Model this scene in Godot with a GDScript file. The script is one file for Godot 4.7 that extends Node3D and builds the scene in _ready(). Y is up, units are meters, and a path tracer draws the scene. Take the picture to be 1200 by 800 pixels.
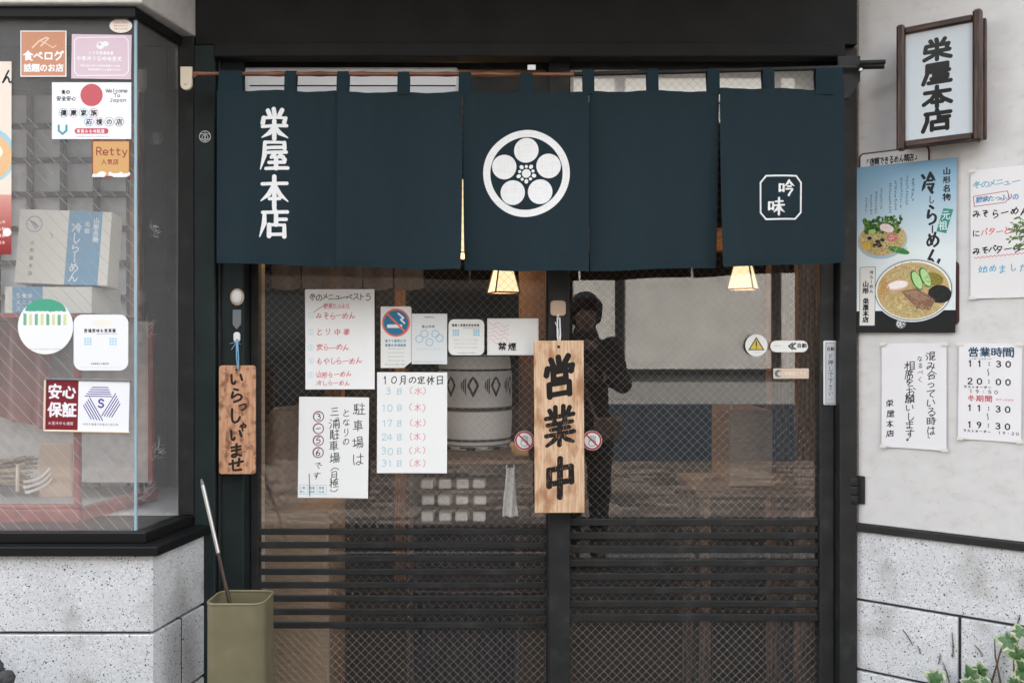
extends Node3D
# A small noodle shop seen from across its doorstep: indigo entrance curtain, wired-glass sliding doors, a corner display window and a plastered side wall.
# y is up, metres; the camera stands at x = 0, z = 0, 1.39 m above the street, the glass of the doors is about 2.3 m away.

const EYE := 1.39
var M := {}
var org := {}
var names := {}
var boxes := {}
var rng := RandomNumberGenerator.new()

func _ready():
	rng.seed = 4
	var cam := Camera3D.new()
	cam.name = "camera"
	cam.position = Vector3(0, EYE, 0)
	cam.fov = 43.6
	cam.near = 0.05
	cam.far = 400.0
	cam.current = true
	add_child(cam)
	var env := Environment.new()
	env.background_mode = Environment.BG_SKY
	var sky := Sky.new()
	var sm := ProceduralSkyMaterial.new()
	sm.sky_top_color = Color(0.67, 0.69, 0.715)
	sm.sky_horizon_color = Color(0.89, 0.885, 0.88)
	sm.sky_curve = 0.22
	sm.ground_horizon_color = Color(0.55, 0.55, 0.54)
	sm.ground_bottom_color = Color(0.25, 0.25, 0.25)
	sm.energy_multiplier = 1.3
	sky.sky_material = sm
	env.sky = sky
	env.tonemap_mode = Environment.TONE_MAPPER_LINEAR
	env.tonemap_exposure = 5.8
	env.sdfgi_enabled = true
	env.ssao_enabled = true
	env.ssil_enabled = true
	var we := WorldEnvironment.new()
	we.name = "environment"
	we.environment = env
	add_child(we)
	var sun := DirectionalLight3D.new()
	sun.name = "sun"
	sun.basis = Basis.looking_at(Vector3(0.22, -sin(deg_to_rad(62.0)), cos(deg_to_rad(62.0))))   # from behind the shop: its front is in shade, the far side of the street is lit
	sun.light_color = Color(1.0, 0.96, 0.9)
	sun.light_energy = 1.55
	sun.light_angular_distance = 0.5
	sun.shadow_enabled = true
	add_child(sun)
	make_materials()
	build_street()
	build_shop()
	build_right_wall()
	build_display_window()
	build_doors()
	build_room()
	build_curtain()
	build_door_notices()
	build_window_stickers()
	build_wall_notices()
	build_small_things()
	build_person()

# ---------------------------------------------------------------- nodes
func P(px: float, py: float, d: float) -> Vector3:   # a place d metres from the camera plane
	return Vector3((px - 600.0) / 1000.0 * d, EYE + (400.0 - py) / 1000.0 * d, -d)

func numbered(called: String) -> String:
	var n: int = names.get(called, 0)
	names[called] = n + 1
	return called if n == 0 else "%s_%03d" % [called, n]

func tag(o: Node, label: String, category: String, group := "", kind := ""):
	if label: o.set_meta("label", label)
	if category: o.set_meta("category", category)
	if group: o.set_meta("group", group)
	if kind: o.set_meta("kind", kind)

func thing(called: String, label: String, category: String, at := Vector3.ZERO, group := "", turn := 0.0) -> Node3D:
	var o := Node3D.new()
	o.name = numbered(called)
	o.position = at
	o.rotation.y = turn
	add_child(o)
	org[o] = at if turn == 0.0 else Vector3.ZERO
	tag(o, label, category, group)
	return o

# a mesh whose own origin lies at the place "at" (in the frame the thing is described in)
func part(parent: Node, called: String, mesh: Mesh, m: Material, at := Vector3.ZERO, b := Basis.IDENTITY) -> MeshInstance3D:
	var o := MeshInstance3D.new()
	o.name = called if parent != self else numbered(called)
	o.mesh = mesh
	o.material_override = m
	var base: Vector3 = org.get(parent, Vector3.ZERO)
	o.transform = Transform3D(b, at - base)
	org[o] = at
	parent.add_child(o, true)
	return o

func bx(parent: Node, called: String, a: Vector3, b: Vector3, m: Material, chamfer := 0.0015) -> MeshInstance3D:
	return part(parent, called, cbox((b - a).abs(), chamfer), m, (a + b) / 2)

# ---------------------------------------------------------------- shapes
func tri(st: SurfaceTool, v: Array, out: Vector3, uv := []):
	var n: Vector3 = (v[1] - v[0]).cross(v[2] - v[0])
	var order := [0, 1, 2] if n.dot(out) < 0 else [0, 2, 1]
	var nn := n.normalized() * (1.0 if n.dot(out) > 0 else -1.0)
	for i in order:
		st.set_normal(nn)
		if uv: st.set_uv(uv[i])
		st.add_vertex(v[i])

func quad(st: SurfaceTool, a: Vector3, b: Vector3, c: Vector3, d: Vector3, out: Vector3, uv := []):
	tri(st, [a, b, c], out, [uv[0], uv[1], uv[2]] if uv else [])
	tri(st, [a, c, d], out, [uv[0], uv[2], uv[3]] if uv else [])

func begin() -> SurfaceTool:
	var st := SurfaceTool.new()
	st.begin(Mesh.PRIMITIVE_TRIANGLES)
	return st

func cbox(size: Vector3, c: float) -> ArrayMesh:   # a box with chamfered edges; its face towards +z shows a whole texture
	var key := "%.5f %.5f %.5f %.5f" % [size.x, size.y, size.z, c]
	if boxes.has(key): return boxes[key]
	var h := size / 2
	c = minf(c, minf(h.x, minf(h.y, h.z)) * 0.6)
	var st := begin()
	var uvf := func(p: Vector3): return Vector2(p.x / size.x + 0.5, 0.5 - p.y / size.y)
	var corner := func(s: Vector3, axis: int):
		var p := Vector3(s.x * (h.x - c), s.y * (h.y - c), s.z * (h.z - c))
		p[axis] = s[axis] * h[axis]
		return p
	for axis in 3:
		var u := (axis + 1) % 3
		var w := (axis + 2) % 3
		for sg in [-1.0, 1.0]:
			var out := Vector3.ZERO
			out[axis] = sg
			var q := []
			for k in [[-1, -1], [1, -1], [1, 1], [-1, 1]]:
				var s := Vector3.ZERO
				s[axis] = sg; s[u] = k[0]; s[w] = k[1]
				q.append(corner.call(s, axis))
			quad(st, q[0], q[1], q[2], q[3], out, q.map(uvf))
		for k in [[-1, -1], [1, -1], [1, 1], [-1, 1]]:   # the edges along this axis
			var s0 := Vector3.ZERO
			s0[u] = k[0]; s0[w] = k[1]
			var s1 := s0
			s0[axis] = -1; s1[axis] = 1
			var out := Vector3.ZERO
			out[u] = k[0]; out[w] = k[1]
			var q := [corner.call(s0, u), corner.call(s1, u), corner.call(s1, w), corner.call(s0, w)]
			quad(st, q[0], q[1], q[2], q[3], out, q.map(uvf))
	for x in [-1.0, 1.0]:
		for y in [-1.0, 1.0]:
			for z in [-1.0, 1.0]:
				var s := Vector3(x, y, z)
				var q := [corner.call(s, 0), corner.call(s, 1), corner.call(s, 2)]
				tri(st, q, s, q.map(uvf))
	var m := st.commit()
	boxes[key] = m
	return m

# a polygon (x, y) pulled along +z by depth (or, flat = true, (x, z) pulled up along +y); chamfered rims; the front shows a whole texture
func prism(poly: PackedVector2Array, depth: float, chamfer := 0.0, flat := false) -> ArrayMesh:
	var st := begin()
	if Geometry2D.is_polygon_clockwise(poly): poly.reverse()
	var inner := poly
	if chamfer > 0:
		var off := Geometry2D.offset_polygon(poly, -chamfer)
		var best := PackedVector2Array()
		if off.size(): best = off[0]
		if best.size() == poly.size():
			inner = PackedVector2Array()
			for p in poly:
				var near := best[0]
				for q in best:
					if q.distance_to(p) < near.distance_to(p): near = q
				inner.append(near)
		else: chamfer = 0.0
	var box := Rect2(poly[0], Vector2.ZERO)
	for p in poly: box = box.expand(p)
	var at := func(p: Vector2, z: float): return Vector3(p.x, z, p.y) if flat else Vector3(p.x, p.y, z)
	var uvf := func(p: Vector2): return Vector2((p.x - box.position.x) / box.size.x, 1.0 - (p.y - box.position.y) / box.size.y)
	var front := Vector3.UP if flat else Vector3.BACK
	var t := Geometry2D.triangulate_polygon(inner)
	for i in range(0, t.size(), 3):
		var q := [inner[t[i]], inner[t[i + 1]], inner[t[i + 2]]]
		tri(st, q.map(func(p): return at.call(p, depth)), front, q.map(uvf))
		tri(st, q.map(func(p): return at.call(p, 0.0)), -front, q.map(uvf))
	var rings := [[inner, 0.0], [poly, chamfer], [poly, depth - chamfer], [inner, depth]]
	for k in 3:
		if chamfer == 0.0 and k != 1: continue
		for i in poly.size():
			var j := (i + 1) % poly.size()
			var e := poly[j] - poly[i]
			var out: Vector3 = at.call(Vector2(e.y, -e.x), 0.0) + front * (float(k) - 1.0) * e.length()
			quad(st, at.call(rings[k][0][i], rings[k][1]), at.call(rings[k][0][j], rings[k][1]), at.call(rings[k + 1][0][j], rings[k + 1][1]), at.call(rings[k + 1][0][i], rings[k + 1][1]), out, [uvf.call(poly[i]), uvf.call(poly[j]), uvf.call(poly[j]), uvf.call(poly[i])])
	return st.commit()

func rounded(w: float, h: float, r: float, steps := 6) -> PackedVector2Array:
	var p := PackedVector2Array()
	for k in 4:
		var c := Vector2((w / 2 - r) * (1 if k in [0, 3] else -1), (h / 2 - r) * (1 if k < 2 else -1))
		for i in steps + 1: p.append(c + Vector2.from_angle(PI / 2 * (k + float(i) / steps)) * r)
	return p

func ellipse(rx: float, ry: float, n := 32) -> PackedVector2Array:
	var p := PackedVector2Array()
	for i in n: p.append(Vector2(cos(TAU * i / n) * rx, sin(TAU * i / n) * ry))
	return p

func tube(pts: Array, radii, sides := 10) -> ArrayMesh:   # a round bar along pts
	var st := begin()
	var n := pts.size()
	var rings := []
	var up := Vector3.UP
	var first: Vector3 = (pts[1] - pts[0]).normalized()
	if absf(first.dot(up)) > 0.9: up = Vector3.RIGHT
	for i in n:
		var d: Vector3 = (pts[mini(i + 1, n - 1)] - pts[maxi(i - 1, 0)]).normalized()
		var x := up.cross(d).normalized()
		up = d.cross(x).normalized()
		var r: float = radii[i] if radii is Array else radii
		var ring := []
		for k in sides:
			var a := TAU * k / sides
			ring.append([pts[i] + (x * cos(a) + up * sin(a)) * r, x * cos(a) + up * sin(a)])
		rings.append(ring)
	for i in n - 1:
		for k in sides:
			var j := (k + 1) % sides
			for q in [[i, k], [i + 1, k], [i + 1, j], [i, k], [i + 1, j], [i, j]]:
				st.set_normal(rings[q[0]][q[1]][1])
				st.add_vertex(rings[q[0]][q[1]][0])
	for e in [0, n - 1]:
		var out: Vector3 = (pts[0] - pts[1]) if e == 0 else (pts[n - 1] - pts[n - 2])
		for k in range(1, sides - 1): tri(st, [rings[e][0][0], rings[e][k][0], rings[e][k + 1][0]], out)
	return st.commit()

func lathe(profile: Array, sides := 28) -> ArrayMesh:   # (radius, height) pairs turned round y
	var st := begin()
	st.set_smooth_group(0)
	var n := profile.size()
	for i in n - 1:
		for k in sides:
			var q := []
			for c in [[i, k], [i + 1, k], [i + 1, k + 1], [i, k + 1]]:
				var a: float = TAU * c[1] / sides
				q.append([Vector3(cos(a) * profile[c[0]].x, profile[c[0]].y, sin(a) * profile[c[0]].x), Vector2(float(c[1]) / sides, 1.0 - float(c[0]) / (n - 1))])
			for c in [0, 1, 2, 0, 2, 3]:
				st.set_uv(q[c][1])
				st.add_vertex(q[c][0])
	st.generate_normals()
	return st.commit()

# a hanging sheet: place(u, v) gives a point, u across 0..1, v down 0..1; the back lies "thick" behind it
func sheet(place: Callable, nu: int, nv: int, thick: float) -> ArrayMesh:
	var st := begin()
	var grid := []
	for j in nv + 1:
		for i in nu + 1: grid.append(place.call(float(i) / nu, float(j) / nv))
	var nor := []
	for j in nv + 1:
		for i in nu + 1:
			var a: Vector3 = grid[j * (nu + 1) + mini(i + 1, nu)] - grid[j * (nu + 1) + maxi(i - 1, 0)]
			var b: Vector3 = grid[mini(j + 1, nv) * (nu + 1) + i] - grid[maxi(j - 1, 0) * (nu + 1) + i]
			nor.append(b.cross(a).normalized())
	for side in 2:
		for j in nv:
			for i in nu:
				var q := [[i, j], [i + 1, j], [i + 1, j + 1], [i, j], [i + 1, j + 1], [i, j + 1]]
				if side == 1: q.reverse()
				for c in q:
					var k: int = c[1] * (nu + 1) + c[0]
					st.set_normal(nor[k] * (1.0 - 2.0 * side))
					st.set_uv(Vector2(float(c[0]) / nu, float(c[1]) / nv))
					st.add_vertex(grid[k] - nor[k] * thick * side)
	var rim := []
	for i in nu: rim.append([i, 0, i + 1, 0])
	for j in nv: rim.append([nu, j, nu, j + 1])
	for i in nu: rim.append([nu - i, nv, nu - i - 1, nv])
	for j in nv: rim.append([0, nv - j, 0, nv - j - 1])
	var mid: Vector3 = grid[(nv / 2) * (nu + 1) + nu / 2]
	for e in rim:
		var a: int = e[1] * (nu + 1) + e[0]
		var b: int = e[3] * (nu + 1) + e[2]
		var ua := Vector2(float(e[0]) / nu, float(e[1]) / nv)
		var ub := Vector2(float(e[2]) / nu, float(e[3]) / nv)
		quad(st, grid[a], grid[b], grid[b] - nor[b] * thick, grid[a] - nor[a] * thick, (grid[a] + grid[b]) / 2 - mid, [ua, ub, ub, ua])
	return st.commit()

func paper(w: float, h: float, lift: float, seed_: int, tilt := 0.0) -> ArrayMesh:   # a taped sheet, its corners a little off the surface
	var r := RandomNumberGenerator.new()
	r.seed = seed_
	var cl := [r.randf() * lift, r.randf() * lift, r.randf() * lift, r.randf() * lift]
	var wave := r.randf_range(1.0, 2.0)
	var nz := FastNoiseLite.new()
	nz.seed = seed_
	nz.frequency = 1.3
	nz.fractal_octaves = 3
	return sheet(func(u, v):
		var z: float = cl[0] * pow((1 - u) * (1 - v), 2) + cl[1] * pow(u * (1 - v), 2) + cl[2] * pow((1 - u) * v, 2) + cl[3] * pow(u * v, 2) + lift * 0.25 * (1.0 + sin(u * PI * wave + v * 2.0)) + lift * 0.28 * (1.0 + nz.get_noise_2d(u * 1.2 + v * 0.3, v * 1.6))
		return Vector3((u - 0.5) * w, (0.5 - v) * h, z).rotated(Vector3.BACK, tilt), 18, 22, 0.0004)

# ---------------------------------------------------------------- materials (colours given as linear reflectances)
func lin(r: float, g: float, b: float) -> Color: return Color(r, g, b).linear_to_srgb()

func mat(called: String, c: Color, rough := 0.6, metal := 0.0, spec := 0.5) -> StandardMaterial3D:
	var m := StandardMaterial3D.new()
	m.resource_name = called
	m.albedo_color = c
	m.roughness = rough
	m.metallic = metal
	m.metallic_specular = spec
	M[called] = m
	return m

func noise_tex(freq: float, ramp: Array, size := 512, octaves := 4, type := FastNoiseLite.TYPE_SIMPLEX_SMOOTH, seed_ := 1) -> NoiseTexture2D:
	var n := FastNoiseLite.new()
	n.noise_type = type
	n.frequency = freq
	n.fractal_octaves = octaves
	n.seed = seed_
	var t := NoiseTexture2D.new()
	t.width = size; t.height = size
	t.seamless = true
	t.noise = n
	var g := Gradient.new()
	g.offsets = PackedFloat32Array(ramp.map(func(a): return a[0]))
	g.colors = PackedColorArray(ramp.map(func(a): return a[1]))
	t.color_ramp = g
	return t

func grain(m: StandardMaterial3D, tex: Texture2D, scale: Vector3, world := false) -> StandardMaterial3D:
	m.albedo_texture = tex
	m.uv1_triplanar = true
	m.uv1_world_triplanar = world
	m.uv1_scale = scale
	return m

func relief(m: StandardMaterial3D, tex: Texture2D, cm: float):
	m.heightmap_enabled = true
	m.heightmap_texture = tex
	m.heightmap_scale = cm

func printed(called: String, c: Canvas, rough := 0.6, spec := 0.4) -> StandardMaterial3D:
	var m := mat(called, Color.WHITE, rough, 0.0, spec)
	m.albedo_texture = c.tex()
	m.texture_repeat = false
	return m

func grey(a: float, b: float, x := 0.0, y := 1.0) -> Array: return [[x, lin(a, a, a)], [y, lin(b, b, b)]]

func stone_image() -> Image:   # pale artificial granite: white ground, grey and black chips
	var n := 1536
	var im := Image.create(n, n, false, Image.FORMAT_RGB8)
	im.fill(lin(0.64, 0.645, 0.665))
	var r := RandomNumberGenerator.new()
	r.seed = 11
	for pass_ in [[9000, 3.0, 8.0, 0.76, 0.84, 0.5], [9000, 1.5, 4.0, 0.42, 0.56, 0.75], [8000, 1.3, 3.0, 0.10, 0.26, 0.9], [3300, 2.0, 3.9, 0.03, 0.10, 1.0], [240, 3.8, 5.8, 0.02, 0.06, 1.0]]:
		for i in pass_[0]:
			var c := Vector2(r.randf() * n, r.randf() * n)
			var rad := r.randf_range(pass_[1], pass_[2])
			var sq := r.randf_range(0.45, 1.0)
			var turn := r.randf() * TAU
			var g := r.randf_range(pass_[3], pass_[4])
			var col := lin(g, g * 1.0, g * 1.03)
			var cut := r.randf_range(0.5, 0.95)
			for y in range(-int(rad) - 1, int(rad) + 2):
				for x in range(-int(rad) - 1, int(rad) + 2):
					var p := Vector2(x, y).rotated(turn)
					if absf(p.x) < rad and absf(p.y) < rad * sq and absf(p.x) + absf(p.y) < rad * cut * 1.5:
						var qx := posmod(int(c.x) + x, n)
						var qy := posmod(int(c.y) + y, n)
						im.set_pixel(qx, qy, im.get_pixel(qx, qy).lerp(col, pass_[5]))
	return im

func make_materials():
	var fine := noise_tex(0.05, grey(0.0, 1.0), 512, 5)
	var dust := noise_tex(0.012, [[0.0, lin(0.018, 0.0182, 0.0185)], [0.55, lin(0.023, 0.0233, 0.0235)], [0.82, lin(0.031, 0.0315, 0.0315)], [0.93, lin(0.045, 0.045, 0.043)], [1.0, lin(0.08, 0.078, 0.075)]], 1024, 6)
	grain(mat("black_metal", Color.WHITE, 0.48, 0.0, 0.32), dust, Vector3(0.9, 0.9, 0.9), true)
	grain(mat("black_matte", Color.WHITE, 0.75, 0.0, 0.3), dust, Vector3(1.3, 1.3, 1.3), true)
	grain(mat("lintel_black", Color.WHITE, 0.7, 0.0, 0.22), noise_tex(0.012, [[0.0, lin(0.016, 0.016, 0.0162)], [1.0, lin(0.024, 0.024, 0.024)]], 512, 5), Vector3(0.9, 0.9, 0.9), true)
	grain(mat("green_black", lin(0.56, 0.84, 0.84), 0.48, 0.0, 0.32), noise_tex(0.012, [[0.0, lin(0.018, 0.018, 0.018)], [1.0, lin(0.04, 0.04, 0.04)]], 512, 5), Vector3(0.8, 0.8, 0.8), true)
	for q in ["black_metal", "green_black"]: M[q].roughness_texture = noise_tex(0.02, grey(0.45, 1.0), 512, 6, FastNoiseLite.TYPE_SIMPLEX, 12)
	M.black_metal.roughness = 0.62
	M.green_black.roughness = 0.62
	var st := ImageTexture.create_from_image(stone_image())
	var stone := grain(mat("stone", Color.WHITE, 0.55), st, Vector3(1.35, 1.35, 1.35), true)
	stone.detail_enabled = true
	stone.detail_blend_mode = BaseMaterial3D.BLEND_MODE_MUL
	stone.detail_albedo = noise_tex(0.006, [[0.0, Color(0.80, 0.79, 0.77)], [0.35, Color(0.95, 0.95, 0.95)], [1.0, Color(1, 1, 1)]], 512, 5, FastNoiseLite.TYPE_SIMPLEX_SMOOTH, 9)
	relief(stone, fine, 0.06)
	for k in 6:   # the same stone for the turned wall, laid in its own axes, each block cut from another place
		var sk: StandardMaterial3D = stone.duplicate()
		sk.uv1_world_triplanar = false
		sk.uv1_offset = Vector3(0.37 * k, 0.23 * k, 0.41 * k)
		M["stone_%d" % k] = sk
	grain(mat("mortar", Color.WHITE, 0.9), noise_tex(0.05, grey(0.03, 0.10), 256), Vector3(6, 6, 6), true)
	var pl := grain(mat("plaster", Color.WHITE, 0.5), noise_tex(0.010, [[0.0, lin(0.50, 0.485, 0.475)], [0.25, lin(0.575, 0.565, 0.56)], [0.6, lin(0.605, 0.597, 0.593)], [1.0, lin(0.625, 0.617, 0.614)]], 1024, 6), Vector3(1.6, 1.6, 1.6), true)
	relief(pl, noise_tex(0.02, grey(0.0, 1.0), 512, 5), 0.05)
	pl.detail_enabled = true   # brown weather stains and scuffs in patches
	pl.detail_blend_mode = BaseMaterial3D.BLEND_MODE_MUL
	pl.detail_albedo = noise_tex(0.013, [[0.0, Color(0.86, 0.82, 0.78)], [0.10, Color(0.94, 0.92, 0.90)], [0.26, Color(0.985, 0.98, 0.975)], [1.0, Color(1, 1, 1)]], 1024, 7, FastNoiseLite.TYPE_SIMPLEX, 77)
	grain(mat("concrete", Color.WHITE, 0.8), noise_tex(0.02, [[0.0, lin(0.48, 0.455, 0.435)], [1.0, lin(0.64, 0.615, 0.595)]], 512, 5), Vector3(2, 2, 2), true)
	grain(mat("trim_brown", Color.WHITE, 0.7), noise_tex(0.03, [[0.0, lin(0.10, 0.06, 0.04)], [1.0, lin(0.36, 0.28, 0.22)]], 256), Vector3(4, 9, 4), true)
	# woods: rings drawn out along the grain
	for w in [["board_wood", 0.40, 0.22, 0.115, 0.62, 0.40, 0.25, 0.7], ["sign_wood", 0.22, 0.095, 0.045, 0.40, 0.20, 0.11, 0.6], ["dark_wood", 0.030, 0.014, 0.009, 0.075, 0.036, 0.024, 0.45], ["post_wood", 0.20, 0.115, 0.07, 0.32, 0.19, 0.115, 0.6], ["table_wood", 0.10, 0.05, 0.028, 0.18, 0.10, 0.055, 0.5]]:
		var t := noise_tex(0.02, [[0.0, lin(w[1] * 0.6, w[2] * 0.55, w[3] * 0.5)], [0.35, lin(w[1], w[2], w[3])], [0.7, lin(w[4], w[5], w[6])], [1.0, lin(w[4] * 1.08, w[5] * 1.08, w[6] * 1.1)]], 512, 6, FastNoiseLite.TYPE_SIMPLEX_SMOOTH, 3 + w[0].length())
		var m := grain(mat(w[0], Color.WHITE, w[7]), t, Vector3(9.0, 0.9, 9.0))
		relief(m, t, 0.05)
		grain(mat(w[0] + "_across", Color.WHITE, w[7]), t, Vector3(0.9, 9.0, 9.0))
	var g := mat("glass", Color(0.9, 0.95, 0.95, 0.003), 0.0)
	g.transparency = BaseMaterial3D.TRANSPARENCY_ALPHA
	var hz := mat("dusty_glass", Color(0.86, 0.86, 0.86, 0.08), 0.02)   # a film of dust all over the pane
	hz.transparency = BaseMaterial3D.TRANSPARENCY_ALPHA
	mat("tape", lin(0.66, 0.64, 0.58), 0.3)
	mat("sill_black", lin(0.010, 0.0102, 0.0105), 0.38, 0.0, 0.3)
	mat("pale_streak", lin(0.42, 0.42, 0.40), 0.8)
	mat("glass_edge", lin(0.30, 0.42, 0.48), 0.15)
	mat("wire", lin(0.36, 0.36, 0.355), 0.5, 0.5)
	mat("white_enamel", lin(0.72, 0.73, 0.75), 0.35)
	mat("ivory", lin(0.72, 0.62, 0.48), 0.5)
	mat("white_plastic", lin(0.75, 0.75, 0.74), 0.4)
	mat("grey_plastic", lin(0.16, 0.17, 0.19), 0.35)
	mat("tan_plastic", lin(0.52, 0.38, 0.28), 0.45)
	mat("cord_white", lin(0.75, 0.75, 0.76), 0.9)
	mat("cord_blue", lin(0.20, 0.38, 0.55), 0.85)
	mat("steel", lin(0.55, 0.54, 0.53), 0.35, 0.9)
	mat("paper_plain", lin(0.78, 0.78, 0.77), 0.8)
	grain(mat("olive_paint", Color.WHITE, 0.38), noise_tex(0.01, [[0.0, lin(0.142, 0.126, 0.072)], [0.7, lin(0.17, 0.15, 0.088)], [0.9, lin(0.19, 0.17, 0.105)], [1.0, lin(0.27, 0.25, 0.18)]], 512, 5), Vector3(2, 2, 2))
	grain(mat("bamboo", Color.WHITE, 0.4), noise_tex(0.02, [[0.0, lin(0.06, 0.022, 0.012)], [0.5, lin(0.17, 0.065, 0.035)], [1.0, lin(0.30, 0.13, 0.07)]], 256, 4), Vector3(2, 14, 14))
	# the room
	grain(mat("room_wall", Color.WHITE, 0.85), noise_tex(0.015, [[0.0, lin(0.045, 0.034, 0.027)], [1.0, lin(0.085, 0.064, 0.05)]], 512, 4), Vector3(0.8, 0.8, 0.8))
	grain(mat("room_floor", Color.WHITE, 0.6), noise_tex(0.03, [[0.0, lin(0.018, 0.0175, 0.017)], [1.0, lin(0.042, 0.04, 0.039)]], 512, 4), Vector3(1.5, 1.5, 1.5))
	grain(mat("card", Color.WHITE, 0.85), noise_tex(0.02, [[0.0, lin(0.42, 0.30, 0.20)], [1.0, lin(0.58, 0.43, 0.30)]], 512, 4), Vector3(2, 8, 2))
	grain(mat("kraft", Color.WHITE, 0.85), noise_tex(0.02, [[0.0, lin(0.26, 0.18, 0.13)], [1.0, lin(0.42, 0.31, 0.23)]], 512, 4), Vector3(3, 3, 3))
	mat("red_cushion", lin(0.42, 0.05, 0.06), 0.8)
	grain(mat("red_lacquer", Color.WHITE, 0.4), noise_tex(0.02, [[0.0, lin(0.26, 0.055, 0.05)], [1.0, lin(0.38, 0.10, 0.09)]], 256), Vector3(3, 3, 3))
	grain(mat("straw", Color.WHITE, 0.9), noise_tex(0.05, [[0.0, lin(0.16, 0.12, 0.07)], [1.0, lin(0.50, 0.42, 0.28)]], 256), Vector3(18, 2, 18))
	grain(mat("shoji_paper", Color.WHITE, 0.9), noise_tex(0.02, [[0.0, lin(0.50, 0.54, 0.55)], [1.0, lin(0.66, 0.70, 0.71)]], 256), Vector3(3, 3, 3))
	M.shoji_paper.backlight_enabled = true
	M.shoji_paper.backlight = Color(0.5, 0.5, 0.5)
	var lampm := mat("lamp_paper", lin(0.85, 0.78, 0.62), 0.8)
	lampm.emission_enabled = true
	lampm.emission = Color(1.0, 0.89, 0.70)
	lampm.emission_energy_multiplier = 0.22
	# the street
	grain(mat("asphalt", Color.WHITE, 0.9), noise_tex(0.08, grey(0.045, 0.085), 512, 5), Vector3(1.2, 1.2, 1.2), true)
	for k in 4:
		var f: float = [0.28, 0.46, 0.62, 0.85][k]
		grain(mat("paver_%d" % k, Color.WHITE, 0.85), noise_tex(0.05, [[0.0, lin(0.12 * f, 0.098 * f, 0.088 * f)], [1.0, lin(0.21 * f, 0.175 * f, 0.16 * f)]], 256, 4), Vector3(2.3, 2.3, 2.3), true)
	grain(mat("kerb_stone", Color.WHITE, 0.85), noise_tex(0.05, grey(0.30, 0.45), 256), Vector3(3, 3, 3), true)
	grain(mat("white_render", Color.WHITE, 0.85), noise_tex(0.01, [[0.0, lin(0.66, 0.655, 0.64)], [1.0, lin(0.78, 0.775, 0.765)]], 512, 5), Vector3(0.5, 0.5, 0.5), true)
	mat("grey_shutter", lin(0.40, 0.40, 0.40), 0.5)
	mat("navy_plinth", lin(0.035, 0.05, 0.07), 0.6)
	grain(mat("brown_cladding", Color.WHITE, 0.7), noise_tex(0.02, [[0.0, lin(0.022, 0.016, 0.013)], [1.0, lin(0.05, 0.038, 0.03)]], 512), Vector3(0.7, 3, 3), true)
	mat("dark_pane", lin(0.02, 0.022, 0.024), 0.05)

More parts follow.
